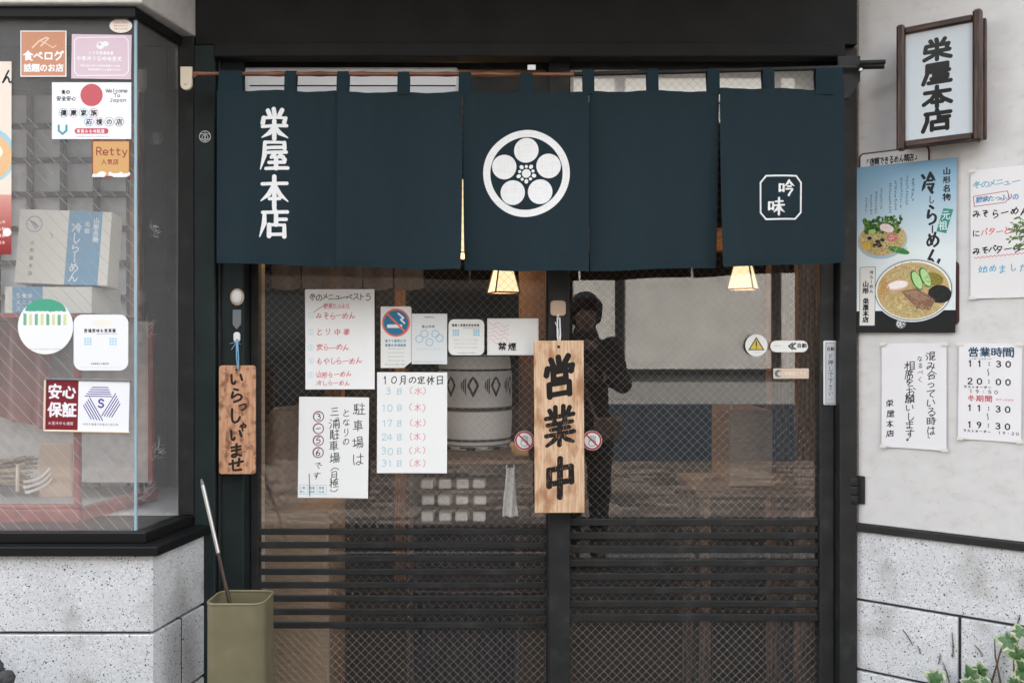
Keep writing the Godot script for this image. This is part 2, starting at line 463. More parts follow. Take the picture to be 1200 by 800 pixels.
# ---------------------------------------------------------------- lettering: each character as pen strokes on a 100 x 100 grid ("~" = a sweep that thins out)
const KOTO := "18 4 26 12/4 20 44 20/10 34 38 34/10 48 38 48/10 64 10 96/10 64 38 64 38 96/10 92 38 92"
const GLYPHS := {
	"栄": "28 8 35 24/48 4 51 22/76 6 67 24/14 31 11 48/14 31 88 31 83 45/10 59 91 59/50 42 50 98/~48 61 34 80 8 94/~52 61 68 80 95 94",
	"屋": "18 10 84 10 84 28/18 28 84 28/~18 10 17 52 4 96/28 43 90 43/54 43 40 58 80 56/70 49 85 65/56 60 56 93/32 75 84 75/22 94 95 94",
	"本": "10 28 92 28/50 4 50 98/~48 30 32 60 6 82/~52 30 68 60 96 82/34 75 68 75",
	"店": "50 2 53 14/12 17 94 17/~18 17 17 52 3 97/56 24 56 56/58 39 90 39/33 57 33 94/33 57 84 57 84 94/33 89 84 89",
	"吟": "8 30 8 70/8 30 32 30 32 70/8 66 32 66/~66 4 56 24 38 42/~66 8 80 26 97 38/56 42 78 42/48 58 86 58 72 80 64 95",
	"味": "8 28 8 68/8 28 32 28 32 68/8 64 32 64/46 24 88 24/38 46 96 46/66 4 66 98/~64 48 52 70 36 84/~68 48 80 70 98 84",
	"営": "24 6 31 20/48 2 50 18/78 4 67 20/13 27 10 43/13 27 90 27 86 41/32 38 32 60/32 38 70 38 70 60/32 58 70 58/52 60 46 68/20 68 20 98/20 68 81 68 81 98/20 95 81 95",
	"業": "38 2 38 22/61 2 61 22/19 8 27 22/81 8 73 22/8 26 92 26/32 30 38 41/69 30 63 41/14 44 88 44/24 57 78 57/8 70 94 70/50 44 50 98/~46 72 32 85 10 95/~54 72 70 85 92 95",
	"中": "14 26 14 66/14 26 86 26 86 66/14 62 86 62/50 2 50 98",
	"冬": "~40 4 30 24 10 44/38 18 74 18 56 42 10 62/~36 28 56 44 92 60/44 64 60 74/34 80 60 96",
	"の": "52 22 44 60 26 82 12 66 18 36 44 18 74 24 88 48 82 72 58 92",
	"メ": "~72 8 56 50 14 92/32 30 80 78", "ニ": "22 28 78 28/10 80 92 80", "ュ": "26 46 66 46 62 82/12 84 88 84",
	"ー": "8 50 92 50", "｜": "50 8 50 92", "ベ": "6 60 36 32 92 76/64 20 72 32/78 14 86 26", "べ": "6 60 36 32 92 76/64 20 72 32/78 14 86 26",
	"ス": "18 16 76 16 60 50 12 90/56 54 90 90", "ト": "38 6 38 96/40 40 76 60",
	"0": "50 6 24 24 20 50 24 78 50 94 76 78 80 50 76 24 50 6", "1": "34 22 52 6 52 94", "2": "22 26 34 8 62 8 74 26 66 48 22 92 80 92",
	"3": "24 14 48 6 72 18 70 38 44 46 74 56 76 80 50 94 22 84", "4": "62 94 62 8 18 64 84 64", "5": "74 8 32 8 28 44 54 38 76 54 74 82 48 94 22 84",
	"6": "66 8 36 32 22 66 34 90 60 92 76 72 62 52 36 54 24 70", "7": "20 10 78 10 46 94", "9": "72 40 54 48 30 42 26 20 48 6 70 16 74 36 66 66 44 94",
	":": "50 30 50 34/50 66 50 70", "(": "66 4 44 26 40 50 44 74 66 96", ")": "34 4 56 26 60 50 56 74 34 96", "︵": "10 70 30 50 70 50 92 70", "︶": "10 30 30 50 70 50 92 30",
	"「": "50 60 50 20 84 20", "」": "50 40 50 80 16 80", "〜": "50 10 40 34 60 62 50 90", "一": "14 50 86 50",
	"み": "22 18 54 18 36 60 16 80 10 66 28 52 60 62 84 78/76 36 74 64 56 92", "そ": "28 12 72 12 30 44 88 40 52 58 46 80 66 92",
	"ら": "38 6 60 18/30 28 24 62 56 46 80 60 70 84 36 94", "め": "26 20 44 78/66 10 48 62 24 86 12 66 30 36 62 30 86 50 82 76 60 92",
	"ん": "54 6 12 92 40 54 54 64 60 88 76 86 90 60", "と": "34 8 44 44/78 30 30 54 20 76 40 90 82 88", "り": "30 10 26 46 36 50/66 8 72 44 62 74 36 96",
	"華": "10 14 90 14/34 4 34 26/66 4 66 26/14 36 86 36/8 54 92 54/22 70 78 70/32 36 32 70/68 36 68 70/14 84 86 84/50 28 50 98",
	"炭": "50 2 50 18/18 8 18 20/18 20 82 20/82 8 82 20/14 34 90 34/~30 34 24 60 6 80/40 48 34 60/74 46 64 58/~54 44 46 74 24 96/~52 66 66 84 94 96",
	"も": "44 6 36 76 52 92 78 80 80 60/16 36 70 36/14 56 68 56", "や": "10 44 60 24 86 36 80 58 58 60/52 6 60 20/30 16 52 94", "し": "34 6 32 72 46 92 72 84 84 64",
	"山": "50 6 50 88/14 36 14 90 86 90/86 36 86 92",
	"形": "10 16 54 16/6 48 58 48/~22 16 20 60 6 92/42 16 42 92/~84 8 74 22 60 32/~88 34 76 52 58 64/~92 62 78 84 56 96",
	"冷": "8 14 20 26/~26 44 18 66 6 84/~62 4 50 26 32 46/~62 6 78 26 96 42/50 40 76 40/42 56 84 56 68 84/52 70 76 94",
	"駐": "12 8 12 58/12 8 44 8/12 24 42 24/12 40 42 40/28 8 28 56/12 56 46 56 44 92 36 88/6 70 6 86/16 70 18 82/26 68 28 80/72 2 78 12/56 22 96 22/58 54 94 54/52 92 98 92/76 22 76 92",
	"車": "14 14 86 14/22 28 22 64/22 28 78 28 78 64/22 46 78 46/22 64 78 64/6 78 94 78/50 2 50 98",
	"場": "6 34 36 34/20 10 20 80/4 82 38 72/48 8 48 40/48 8 86 8 86 40/48 24 86 24/48 40 86 40/38 52 98 52/~54 52 46 68 34 80/52 64 94 64 88 94 80 92/~68 64 58 82 44 94/~82 66 74 84 62 96",
	"は": "18 8 12 50 18 92/40 28 90 26/68 6 68 74 54 92 38 80 56 70 90 88", "な": "14 24 52 22/36 6 12 64/68 20 86 34/64 40 66 76 52 92 38 80 56 70 88 86",
	"三": "14 16 86 16/22 50 78 50/6 88 94 88",
	"浦": "12 10 24 20/4 36 16 46/~24 58 18 78 6 94/36 20 96 20/78 4 90 14/42 36 42 96/42 36 90 36 90 94 82 92/42 54 90 54/42 72 90 72/66 8 66 96",
	"月": "~26 8 26 60 12 94/26 8 78 8 78 94 68 90/26 36 78 36/26 62 78 62",
	"極": "4 28 38 28/22 4 22 98/~20 32 14 54 2 70/24 36 36 50/42 10 92 10/~60 10 56 40 68 80/46 30 46 66/46 30 60 30 60 60 46 60/68 30 92 30 78 64/70 40 92 66/40 92 98 92",
	"で": "10 20 84 16 50 44 50 74 74 92/74 44 80 56/88 38 94 50", "す": "8 24 94 22/58 4 58 54 42 66 32 54 44 42 58 54 54 80 36 96",
	"日": "22 8 22 94/22 8 78 8 78 94/22 50 78 50/22 90 78 90", "水": "50 4 50 94 38 86/10 30 40 30 28 62 8 82/~84 20 72 36 54 44/~54 44 70 72 96 86",
	"火": "50 4 48 50 10 94/22 24 30 48/80 22 68 44/~52 50 66 78 94 94",
	"定": "50 2 50 14/12 18 10 34/12 18 90 18 86 32/24 40 78 40/50 40 50 90/52 64 80 64/~30 54 28 74 8 94/24 78 46 92 96 94",
	"休": "~30 4 20 34 4 56/22 34 22 98/38 30 98 30/66 4 66 98/~64 32 54 58 36 78/~68 32 78 58 98 78",
	"禁": "4 14 46 14/26 2 26 42/24 18 8 36/28 18 44 32/54 14 98 14/74 2 74 42/72 18 56 36/76 18 96 36/22 52 78 52/8 68 92 68/50 68 50 96/28 76 16 90/70 76 86 90",
	"煙": "22 6 22 50 6 94/8 34 12 50/36 28 28 46/24 56 38 78/44 10 96 10/48 24 48 48/48 24 92 24 92 48/48 48 92 48/62 10 62 48/78 10 78 48/48 66 94 66/42 92 98 92/70 52 70 92",
	"自": "52 2 44 14/22 16 22 96/22 16 78 16 78 96/22 42 78 42/22 68 78 68/22 92 78 92",
	"動": "10 12 46 8/4 24 54 24/10 34 10 62/10 34 48 34 48 62/10 48 48 48/10 62 48 62/6 76 52 76/2 92 56 88/29 10 29 90/58 34 94 34 90 92 80 88/~74 6 72 56 52 94",
	"ド": "32 6 32 96/34 40 68 58/58 12 66 24/74 8 82 20", "ア": "14 14 84 14 58 44/48 34 42 70 22 94",
	"押": "4 28 38 28/22 4 22 92 12 86/4 64 38 52/48 12 48 60/48 12 92 12 92 60/48 36 92 36/48 60 92 60/70 12 70 98",
	"て": "8 20 90 16 50 44 44 70 72 92", "下": "6 12 94 12/48 12 48 98/54 36 76 54", "さ": "14 28 86 24/40 6 66 60 50 52/26 62 24 80 44 94 74 88",
	"い": "20 16 22 70 36 80 42 66/72 22 84 60", "せ": "8 42 94 34/68 12 68 60 58 58/30 18 30 78 44 90 82 88",
	"っ": "22 54 60 44 82 58 74 80 46 92", "ゃ": "22 56 60 44 78 52 74 66 58 66/52 34 58 44/34 42 50 94",
	"名": "~44 4 30 28 10 46/40 18 80 18 54 54 8 74/30 32 46 46/32 56 32 96/32 56 84 56 84 96/32 92 84 92",
	"物": "16 10 8 32/10 28 44 28/26 4 26 98/4 66 46 52/~60 4 54 28 42 46/54 24 94 24 88 92 76 88/~68 26 60 52 44 70/~82 26 72 62 52 86",
	"元": "24 10 76 10/8 38 92 38/~36 38 34 70 8 94/60 38 60 84 72 92 90 90 94 72",
	"祖": "20 2 28 12/6 24 38 24 8 62/24 44 24 98/28 50 40 62/52 10 52 90/52 10 86 10 86 90/52 36 86 36/52 62 86 62/42 92 98 92",
	"信": "~28 4 20 32 4 54/20 34 20 98/64 2 68 10/36 18 98 18/46 34 88 34/46 48 88 48/46 64 46 98/46 64 86 64 86 98/46 94 86 94",
	"頼": "4 16 46 16/8 30 8 54/8 30 42 30 42 54/8 54 42 54/25 4 25 98/22 58 4 80/28 58 44 76/52 8 98 8/72 8 66 22/58 24 58 76/58 24 92 24 92 76/58 42 92 42/58 58 92 58/58 76 92 76/66 80 52 96/82 80 96 96",
	"き": "18 24 78 18/14 46 84 38/40 4 72 64 50 56/26 66 26 84 46 94 72 90", "る": "24 12 70 10 20 60 50 42 80 54 78 82 48 94 36 82 48 74 62 86",
	"類": "16 6 22 18/42 4 36 18/4 26 52 26/28 4 28 46/26 28 8 46/30 28 48 44/4 64 54 64/28 50 26 66 6 94/30 68 52 92/58 8 98 8/76 8 70 22/60 24 60 76/60 24 94 24 94 76/60 42 94 42/60 58 94 58/60 76 94 76/68 80 56 96/84 80 98 96",
	"混": "12 10 24 20/4 36 16 46/~24 58 18 78 6 94/44 8 44 44/44 8 88 8 88 44/44 26 88 26/44 44 88 44/42 54 42 94 62 86/44 70 60 70/90 56 70 66/70 54 70 88 82 94 96 88",
	"合": "~50 4 34 26 6 46/~50 4 68 26 96 46/32 48 68 48/24 62 24 98/24 62 76 62 76 98/24 94 76 94",
	"時": "8 12 8 78/8 12 34 12 34 78/8 44 34 44/8 76 34 76/48 16 92 16/42 36 98 36/70 2 70 36/40 56 98 56/82 40 82 94 70 90/52 68 62 80",
	"く": "66 6 26 50 70 94",
	"相": "4 28 46 28/26 4 26 98/24 32 16 54 4 70/28 36 42 52/56 10 56 96/56 10 92 10 92 96/56 38 92 38/56 64 92 64/56 92 92 92",
	"席": "50 2 50 12/12 14 94 14/~16 14 16 54 4 96/24 32 92 32/42 22 42 48/72 22 72 48/42 48 72 48/30 60 30 92/30 60 86 60 86 90 78 88/58 50 58 98",
	"を": "18 20 80 18/50 4 22 52 44 38 54 50 54 68/88 38 40 62 34 82 52 94 84 92", "お": "12 28 60 26/36 6 36 84 22 90 12 78 40 56 74 56 80 76 62 92/72 16 90 32",
	"願": "4 8 52 8/8 8 8 50 2 96/30 10 26 20/18 22 18 50/18 22 48 22 48 50/18 36 48 36/18 50 48 50/34 52 34 94 26 90/22 66 14 82/44 66 52 80/58 8 98 8/76 8 70 22/62 24 62 76/62 24 94 24 94 76/62 42 94 42/62 58 94 58/62 76 94 76/68 80 58 96/84 80 98 96",
	"ま": "16 22 84 22/18 44 82 44/52 4 52 76 40 92 22 82 40 70 86 88", "。": "20 18 28 12 36 18 34 28 24 30 18 22 20 18", "、": "20 10 34 26",
	"間": "8 6 8 98/8 6 42 6 42 38/8 22 42 22/8 38 42 38/58 6 58 38/58 6 92 6 92 94 82 92/58 22 92 22/58 38 92 38/32 50 32 88/32 50 68 50 68 88/32 68 68 68/32 86 68 86",
	"期": "4 18 56 18/16 4 16 70/44 4 44 70/16 36 44 36/16 52 44 52/2 70 58 70/18 76 6 94/38 76 50 92/~66 8 66 60 56 96/66 8 94 8 94 94 84 90/66 34 94 34/66 60 94 60",
	"食": "~50 2 34 22 6 38/~50 2 68 22 96 38/50 20 50 30/28 34 28 92/28 34 72 34 72 62/28 48 72 48/28 62 72 62/28 92 50 82/78 66 62 78/46 62 60 80 92 96",
	"ロ": "16 20 16 84/16 20 84 20 84 84/16 80 84 80", "グ": "36 6 12 46/34 24 76 24 62 62 24 94/80 6 86 16/92 2 98 12",
	"話": KOTO + "/84 4 54 12/48 30 98 30/72 10 72 56/56 58 56 96/56 58 90 58 90 96/56 92 90 92",
	"題": "10 6 10 40/10 6 44 6 44 40/10 22 44 22/10 40 44 40/4 50 52 50/28 50 28 82/30 66 50 66/14 60 4 94/12 82 40 94 96 94/56 8 98 8/62 20 62 70/62 20 92 20 92 70/62 36 92 36/62 54 92 54/62 70 92 70/66 74 56 86/86 74 96 86",
	"安": "50 2 50 12/12 16 10 32/12 16 90 16 86 30/8 50 94 50/~44 32 26 68 74 96/~72 52 60 80 14 96",
	"心": "30 44 28 80 44 92 72 90 76 72/10 50 6 76/44 18 54 36/78 30 90 54",
	"保": "~28 4 20 32 4 54/20 34 20 98/44 8 44 38/44 8 86 8 86 38/44 36 86 36/36 54 98 54/66 38 66 98/~64 56 54 74 36 88/~68 56 78 74 98 88",
	"証": KOTO + "/48 12 96 12/74 12 74 90/76 50 96 50/56 44 56 90/46 92 98 92",
	"全": "~50 4 34 26 6 44/~50 4 68 26 96 44/24 48 76 48/28 68 72 68/10 92 90 92/50 48 50 92",
	"健": "~26 4 18 32 2 54/18 34 18 98/36 10 50 10 34 44/50 44 44 66 30 88/36 64 50 84 98 94/56 14 90 14 90 40/54 27 96 27/56 40 90 40/54 54 92 54/52 70 96 70/72 4 72 84",
	"康": "50 2 50 12/12 14 94 14/~16 14 16 54 4 96/30 26 82 26 82 52/22 40 94 40/30 52 82 52/56 20 56 94 48 90/30 62 38 70/20 86 46 72/82 60 70 68/62 66 94 90",
	"家": "50 2 50 12/12 14 10 30/12 14 90 14 86 28/24 32 78 32/50 34 22 56/36 46 58 70 52 96 40 90/46 56 14 76/54 66 14 92/84 44 64 58/62 54 94 90",
	"族": "26 4 26 16/4 20 48 20/20 20 18 60 4 94/20 42 42 42 38 90 28 86/64 4 52 28/58 16 98 16/64 34 54 50/60 42 94 42/50 62 98 62/74 42 74 64 48 96/76 64 96 96",
	"応": "50 2 50 12/12 14 94 14/~16 14 16 54 4 96/42 46 40 80 52 90 78 88 80 70/28 54 22 78/54 34 64 48/80 42 92 64",
	"援": "4 28 34 28/20 4 20 92 12 88/4 62 34 50/88 4 46 10/46 18 52 30/66 14 70 28/88 14 80 30/40 36 96 36/42 52 98 52/~60 38 54 66 36 92/56 66 88 66 70 86 44 96/60 70 96 96",
	"人": "~48 6 40 52 8 94/~48 20 64 62 94 92", "気": "26 2 10 30/24 12 90 12/24 28 82 28/16 44 76 44 80 80 96 94/58 54 20 92/24 60 62 88",
	"分": "~38 6 28 28 8 46/~60 6 74 28 94 44/26 48 74 48 68 90 56 86/~46 50 40 76 18 96", "プ": "16 16 78 16 62 54 24 92/84 4 92 8 88 16 82 12 84 4",
	"オ": "10 34 92 34/60 6 60 92 46 86/56 36 12 82", "ダ": "38 6 12 46/36 22 80 22 66 58 24 94/32 44 62 64/82 4 88 14", "タ": "38 6 12 46/36 22 80 22 66 58 24 94/32 44 62 64", "ラ": "22 10 78 10/12 34 86 34 70 66 32 94",
	"バ": "34 24 8 78/62 22 92 78/74 6 80 16/88 2 94 12", "に": "18 8 12 50 18 92/46 24 86 24/44 64 48 84 88 84", "コ": "16 18 80 18 80 84/14 84 82 84", "た": "10 26 54 22/36 6 12 90/58 42 88 42/54 74 60 88 92 88",
	"野": "8 8 8 52/8 8 44 8 44 52/8 30 44 30/8 52 44 52/26 8 26 90/6 70 46 70/2 92 50 86/54 10 92 10 74 30/62 24 76 36/50 42 94 42 86 58/72 42 72 92 60 88",
	"菜": "10 14 90 14/34 2 34 26/66 2 66 26/84 30 20 38/20 44 28 54/48 42 52 52/80 40 70 54/8 64 92 64/50 54 50 98/46 66 12 90/54 66 92 90",
	"ぷ": "40 8 58 20/54 28 40 56 64 70 52 90 32 84/18 54 10 80/74 50 92 76", "始": "2 34 44 34/~22 4 10 60 38 90/~38 34 30 66 4 94/70 4 56 36 88 34/82 22 94 42/56 54 56 96/56 54 90 54 90 96/56 92 90 92",
	"R": "22 96 22 6 60 6 76 20 74 40 58 50 22 50/50 50 80 96", "e": "24 66 78 66 74 46 50 36 26 50 24 74 40 94 76 90", "t": "46 14 46 84 58 94 72 90/26 38 72 38", "y": "24 38 50 90/78 38 46 118 28 122",
	"W": "6 6 28 94 50 24 72 94 94 6", "l": "50 4 50 94", "c": "76 46 50 36 26 54 28 80 50 94 76 86", "o": "50 36 26 50 26 80 50 94 74 80 74 50 50 36", "m": "12 94 12 38/12 50 34 38 50 52 50 94/50 52 70 38 88 52 88 94",
	"T": "10 6 90 6/50 6 50 94", "J": "70 6 70 76 50 94 26 80", "a": "74 40 74 94/74 54 50 36 26 54 28 80 50 94 74 80", "p": "26 40 26 124/26 52 50 36 74 54 74 78 50 94 26 82", "n": "26 38 26 94/26 52 54 36 74 52 74 94", "S": "76 20 52 6 26 20 32 42 66 54 76 76 50 94 22 82",
}

class Canvas:
	# a printed sheet: sizes are in the sheet's own units, s texture pixels to a unit
	var im: Image
	var s := 1.0
	var rng := RandomNumberGenerator.new()
	func _init(w: float, h: float, scale: float, paper: Color):
		s = scale
		rng.seed = int(w * 131 + h * 17)
		im = Image.create(maxi(4, int(w * s)), maxi(4, int(h * s)), false, Image.FORMAT_RGB8)
		im.fill(paper)
	func put(x: int, y: int, c: Color, a: float):
		if a >= 1.0: im.set_pixel(x, y, c)
		else: im.set_pixel(x, y, im.get_pixel(x, y).lerp(c, a))
	func seg(a: Vector2, b: Vector2, ra: float, rb: float, c: Color):
		var r := maxf(ra, rb) + 1.0
		var ab := b - a
		var l2 := maxf(ab.length_squared(), 1e-6)
		for y in range(maxi(0, int(minf(a.y, b.y) - r)), mini(im.get_height(), int(maxf(a.y, b.y) + r) + 2)):
			for x in range(maxi(0, int(minf(a.x, b.x) - r)), mini(im.get_width(), int(maxf(a.x, b.x) + r) + 2)):
				var p := Vector2(x + 0.5, y + 0.5) - a
				var t := clampf(p.dot(ab) / l2, 0.0, 1.0)
				var cover := 0.5 + lerpf(ra, rb, t) - (p - ab * t).length()
				if cover > 0.02: put(x, y, c, minf(cover, 1.0))
	func line(pts: Array, w: float, c: Color):
		for i in pts.size() - 1: seg(pts[i] * s, pts[i + 1] * s, w * s / 2, w * s / 2, c)
	func rect(x: float, y: float, w: float, h: float, c: Color): im.fill_rect(Rect2i(int(x * s), int(y * s), int(w * s), int(h * s)), c)
	func frame(x: float, y: float, w: float, h: float, t: float, c: Color): line([Vector2(x, y), Vector2(x + w, y), Vector2(x + w, y + h), Vector2(x, y + h), Vector2(x, y)], t, c)
	func oval(cx: float, cy: float, rx: float, ry: float, c: Color, turn := 0.0):
		var r := maxf(rx, ry) * s + 1
		for y in range(maxi(0, int(cy * s - r)), mini(im.get_height(), int(cy * s + r) + 1)):
			for x in range(maxi(0, int(cx * s - r)), mini(im.get_width(), int(cx * s + r) + 1)):
				var p := (Vector2(x + 0.5, y + 0.5) / s - Vector2(cx, cy)).rotated(-turn)
				var cover := 0.5 + (1.0 - Vector2(p.x / rx, p.y / ry).length()) * minf(rx, ry) * s
				if cover > 0.02: put(x, y, c, minf(cover, 1.0))
	func ring(cx: float, cy: float, r: float, t: float, c: Color):
		var pts := []
		for i in 41: pts.append(Vector2(cx, cy) + Vector2.from_angle(TAU * i / 40) * r)
		line(pts, t, c)
	func poly(pts: PackedVector2Array, c: Color):
		var box := Rect2(pts[0], Vector2.ZERO)
		for p in pts: box = box.expand(p)
		for y in range(maxi(0, int(box.position.y * s)), mini(im.get_height(), int(box.end.y * s) + 1)):
			for x in range(maxi(0, int(box.position.x * s)), mini(im.get_width(), int(box.end.x * s) + 1)):
				if Geometry2D.is_point_in_polygon(Vector2(x + 0.5, y + 0.5) / s, pts): put(x, y, c, 1.0)
	# one character in the box (x, y, w, h); pen = stroke width in units; brush = 0 even pen, 1 brush
	func glyph(ch: String, x: float, y: float, w: float, h: float, pen: float, c: Color, brush := 0.0, shake := 0.0):
		if not GLYPHS.has(ch): return
		for st in GLYPHS[ch].split("/"):
			var sweep: bool = st.begins_with("~")
			var n: PackedStringArray = st.trim_prefix("~").split(" ")
			var pts := []
			for i in n.size() / 2:
				pts.append(Vector2(x + float(n[i * 2]) / 100.0 * w + rng.randf_range(-1.5, 1.5) * shake, y + float(n[i * 2 + 1]) / 100.0 * h + rng.randf_range(-1.5, 1.5) * shake - (float(n[i * 2]) - 50.0) * 0.0014 * h * (1.0 if shake > 0.0 else 0.0)) * s)
			if pts.size() > 3:   # round the bends of kana
				var soft := []
				for i in pts.size() - 1:
					for k in 3:
						var t := k / 3.0
						soft.append(pts[i].cubic_interpolate(pts[i + 1], pts[maxi(i - 1, 0)], pts[mini(i + 2, pts.size() - 1)], t))
				soft.append(pts[-1])
				pts = soft
			if brush > 0.5 and not sweep and pts.size() == 2 and absf(pts[1].x - pts[0].x) > absf(pts[1].y - pts[0].y): pts[1].y -= 0.045 * (pts[1].x - pts[0].x)
			var total := pts.size() - 1
			for i in total:
				var r := []
				for k in [i, i + 1]:
					var t: float = float(k) / total
					var f := 1.0
					if brush > 0:
						var e: Vector2 = (pts[i + 1] - pts[i]).normalized()
						f = lerpf(1.0, (lerpf(0.85, 1.25, sin(t * PI * 0.75)) * (1.0 - 0.75 * pow(t, 4.0)) if sweep else (0.78 + 0.42 * absf(t - 0.45)) * lerpf(0.85, 1.12, absf(e.y))), brush)
					r.append(pen * s / 2 * f)
				seg(pts[i], pts[i + 1], r[0], r[1], c)
	func across(txt: String, x: float, y: float, size: float, step: float, pen: float, c: Color, brush := 0.0, shake := 0.0):
		for i in txt.length(): glyph(txt[i], x + i * step + rng.randf_range(-1.5, 1.5) * shake, y + rng.randf_range(-2.5, 2.5) * shake, size * (1.0 + rng.randf_range(-0.45, 0.3) * shake), size * (1.0 + rng.randf_range(-0.4, 0.3) * shake), pen, c, brush, shake)
	func down(txt: String, x: float, y: float, size: float, step: float, pen: float, c: Color, brush := 0.0, shake := 0.0):
		for i in txt.length(): glyph("｜" if txt[i] == "ー" else txt[i], x + rng.randf_range(-2.5, 2.5) * shake, y + i * step, size * (1.0 + rng.randf_range(-0.4, 0.3) * shake), size * (1.0 + rng.randf_range(-0.4, 0.2) * shake), pen, c, brush, shake)
	func small_print(x: float, y: float, w: float, h: float, c: Color):   # lines too small to read
		var at := x
		if h >= 2.0:
			while at < x + w - h * 0.8:
				var ks := GLYPHS.keys()
				glyph(ks[rng.randi_range(0, 8)] if rng.randf() < 0.5 else ks[rng.randi_range(38, 60)], at, y, h * 0.95, h, h * 0.12, c)
				at += h * 1.08
			return
		while at < x + w:
			var g := h * rng.randf_range(0.7, 1.0)
			for k in 3: seg(Vector2(at + rng.randf() * g, y + rng.randf() * h) * s, Vector2(at + rng.randf() * g, y + rng.randf() * h) * s, h * s * 0.07, h * s * 0.07, c)
			at += h * 1.05
	func small_column(x: float, y: float, w: float, h: float, c: Color):
		var at := y
		while at < y + h:
			for k in 3: seg(Vector2(x + rng.randf() * w, at + rng.randf() * w) * s, Vector2(x + rng.randf() * w, at + rng.randf() * w) * s, w * s * 0.08, w * s * 0.08, c)
			at += w * 1.1
	func grime(amount: float, freq: float, tint: Color):   # mottled fibres of the sheet
		var nz := FastNoiseLite.new()
		nz.seed = 7; nz.frequency = freq
		for y in im.get_height():
			for x in im.get_width():
				var k := clampf(nz.get_noise_2d(x, y) * 0.9 + 0.3, 0.0, 1.0) * amount
				im.set_pixel(x, y, im.get_pixel(x, y).lerp(tint, k))
	func tex() -> ImageTexture: return ImageTexture.create_from_image(im)

# ---------------------------------------------------------------- street and the far side of it
func structure(called: String, mesh: Mesh, m: Material, at: Vector3) -> MeshInstance3D:
	var o := part(self, called, mesh, m, at)
	o.set_meta("kind", "structure")
	return o

func build_street():
	structure("ground", cbox(Vector3(60, 0.2, 60), 0.0), M.asphalt, Vector3(0, -0.30, 0))
	var pave := structure("pavement", cbox(Vector3(16, 0.18, 8.6), 0.0), M.mortar, Vector3(0, -0.098, 1.6))
	# the pavers that the door glass mirrors, one by one; the rest of the field as one
	var set_ := [cbox(Vector3(0.292, 0.02, 0.142), 0.004), cbox(Vector3(0.292, 0.022, 0.142), 0.005)]
	var r := RandomNumberGenerator.new()
	r.seed = 5
	var field := []
	for k in 4: field.append(begin())
	for j in 28:
		for i in 40:
			var x := -6.0 + i * 0.3 + (0.15 if j % 2 else 0.0)
			var z := 5.15 - j * 0.15
			var at := Vector3(x, -0.004 + r.randf() * 0.004, z)
			var turn := Basis(Vector3.UP, r.randf_range(-0.008, 0.008))
			var k := r.randi() % 4
			if x > 0.2 and x < 3.35: part(pave, "paver", set_[k % 2], M["paver_%d" % k], at, turn)
			else: field[k].append_from(set_[k % 2], 0, Transform3D(turn, at))
	for k in 4: part(pave, "paver_field", field[k].commit(), M["paver_%d" % k]).set_meta("kind", "stuff")
	for i in 14: bx(pave, "kerb_stone", Vector3(-4.2 + i * 0.6, -0.01, 0.72), Vector3(-4.2 + i * 0.6 + 0.592, 0.008, 0.96), M.kerb_stone, 0.006)
	# white shop-house across the street
	var b := thing("white_house", "white rendered house with dark window post, mirrored in the door glass", "house", Vector3(2.1, 0, 5.6))
	bx(b, "wall", Vector3(0.72, 1.06, 5.32), Vector3(3.3, 7.0, 9), M.white_render)
	bx(b, "wall", Vector3(0.72, 0.66, 5.325), Vector3(3.3, 1.0, 9), M.grey_shutter)
	bx(b, "plinth", Vector3(0.70, -0.05, 5.29), Vector3(3.32, 0.66, 8.99), M.navy_plinth)
	bx(b, "beam", Vector3(0.70, 1.0, 5.28), Vector3(3.32, 1.07, 5.4), M.black_matte)
	bx(b, "post", Vector3(1.20, 1.07, 5.27), Vector3(1.30, 7.0, 5.4), M.black_matte)
	bx(b, "post", Vector3(3.02, 1.07, 5.27), Vector3(3.12, 7.0, 5.4), M.black_matte)
	var rf := bx(b, "roof", Vector3(0.5, 7.0, 5.0), Vector3(3.5, 7.2, 9.2), M.black_matte)
	bx(rf, "gutter", Vector3(0.5, 6.94, 4.9), Vector3(3.5, 7.06, 4.998), M.black_metal)
	for side in [[-12.0, 0.66, "dark_house", "dark brown clad house beside the white house across the street", 5.2], [3.36, 12.0, "dark_house", "dark brown clad house with wide dark panes across the street", 5.0]]:
		var d := thing(side[2], side[3], "house", Vector3((side[0] + side[1]) / 2, 0, 5.7))
		bx(d, "wall", Vector3(side[0], -0.05, 5.4), Vector3(side[1], side[4], 9), M.brown_cladding)
		bx(d, "roof", Vector3(side[0] - 0.1, side[4], 5.0), Vector3(side[1] + 0.0, side[4] + 0.2, 9.2), M.black_matte)
		var x: float = side[0] + 0.8
		while x < side[1] - 1.4:
			for y in [0.7, 3.0]:
				var w := bx(d, "window", Vector3(x, y, 5.36), Vector3(x + 1.3, y + 1.3, 5.42), M.black_matte)
				bx(w, "pane", Vector3(x + 0.06, y + 0.06, 5.345), Vector3(x + 1.24, y + 1.24, 5.358), M.dark_pane)
			x += 2.0

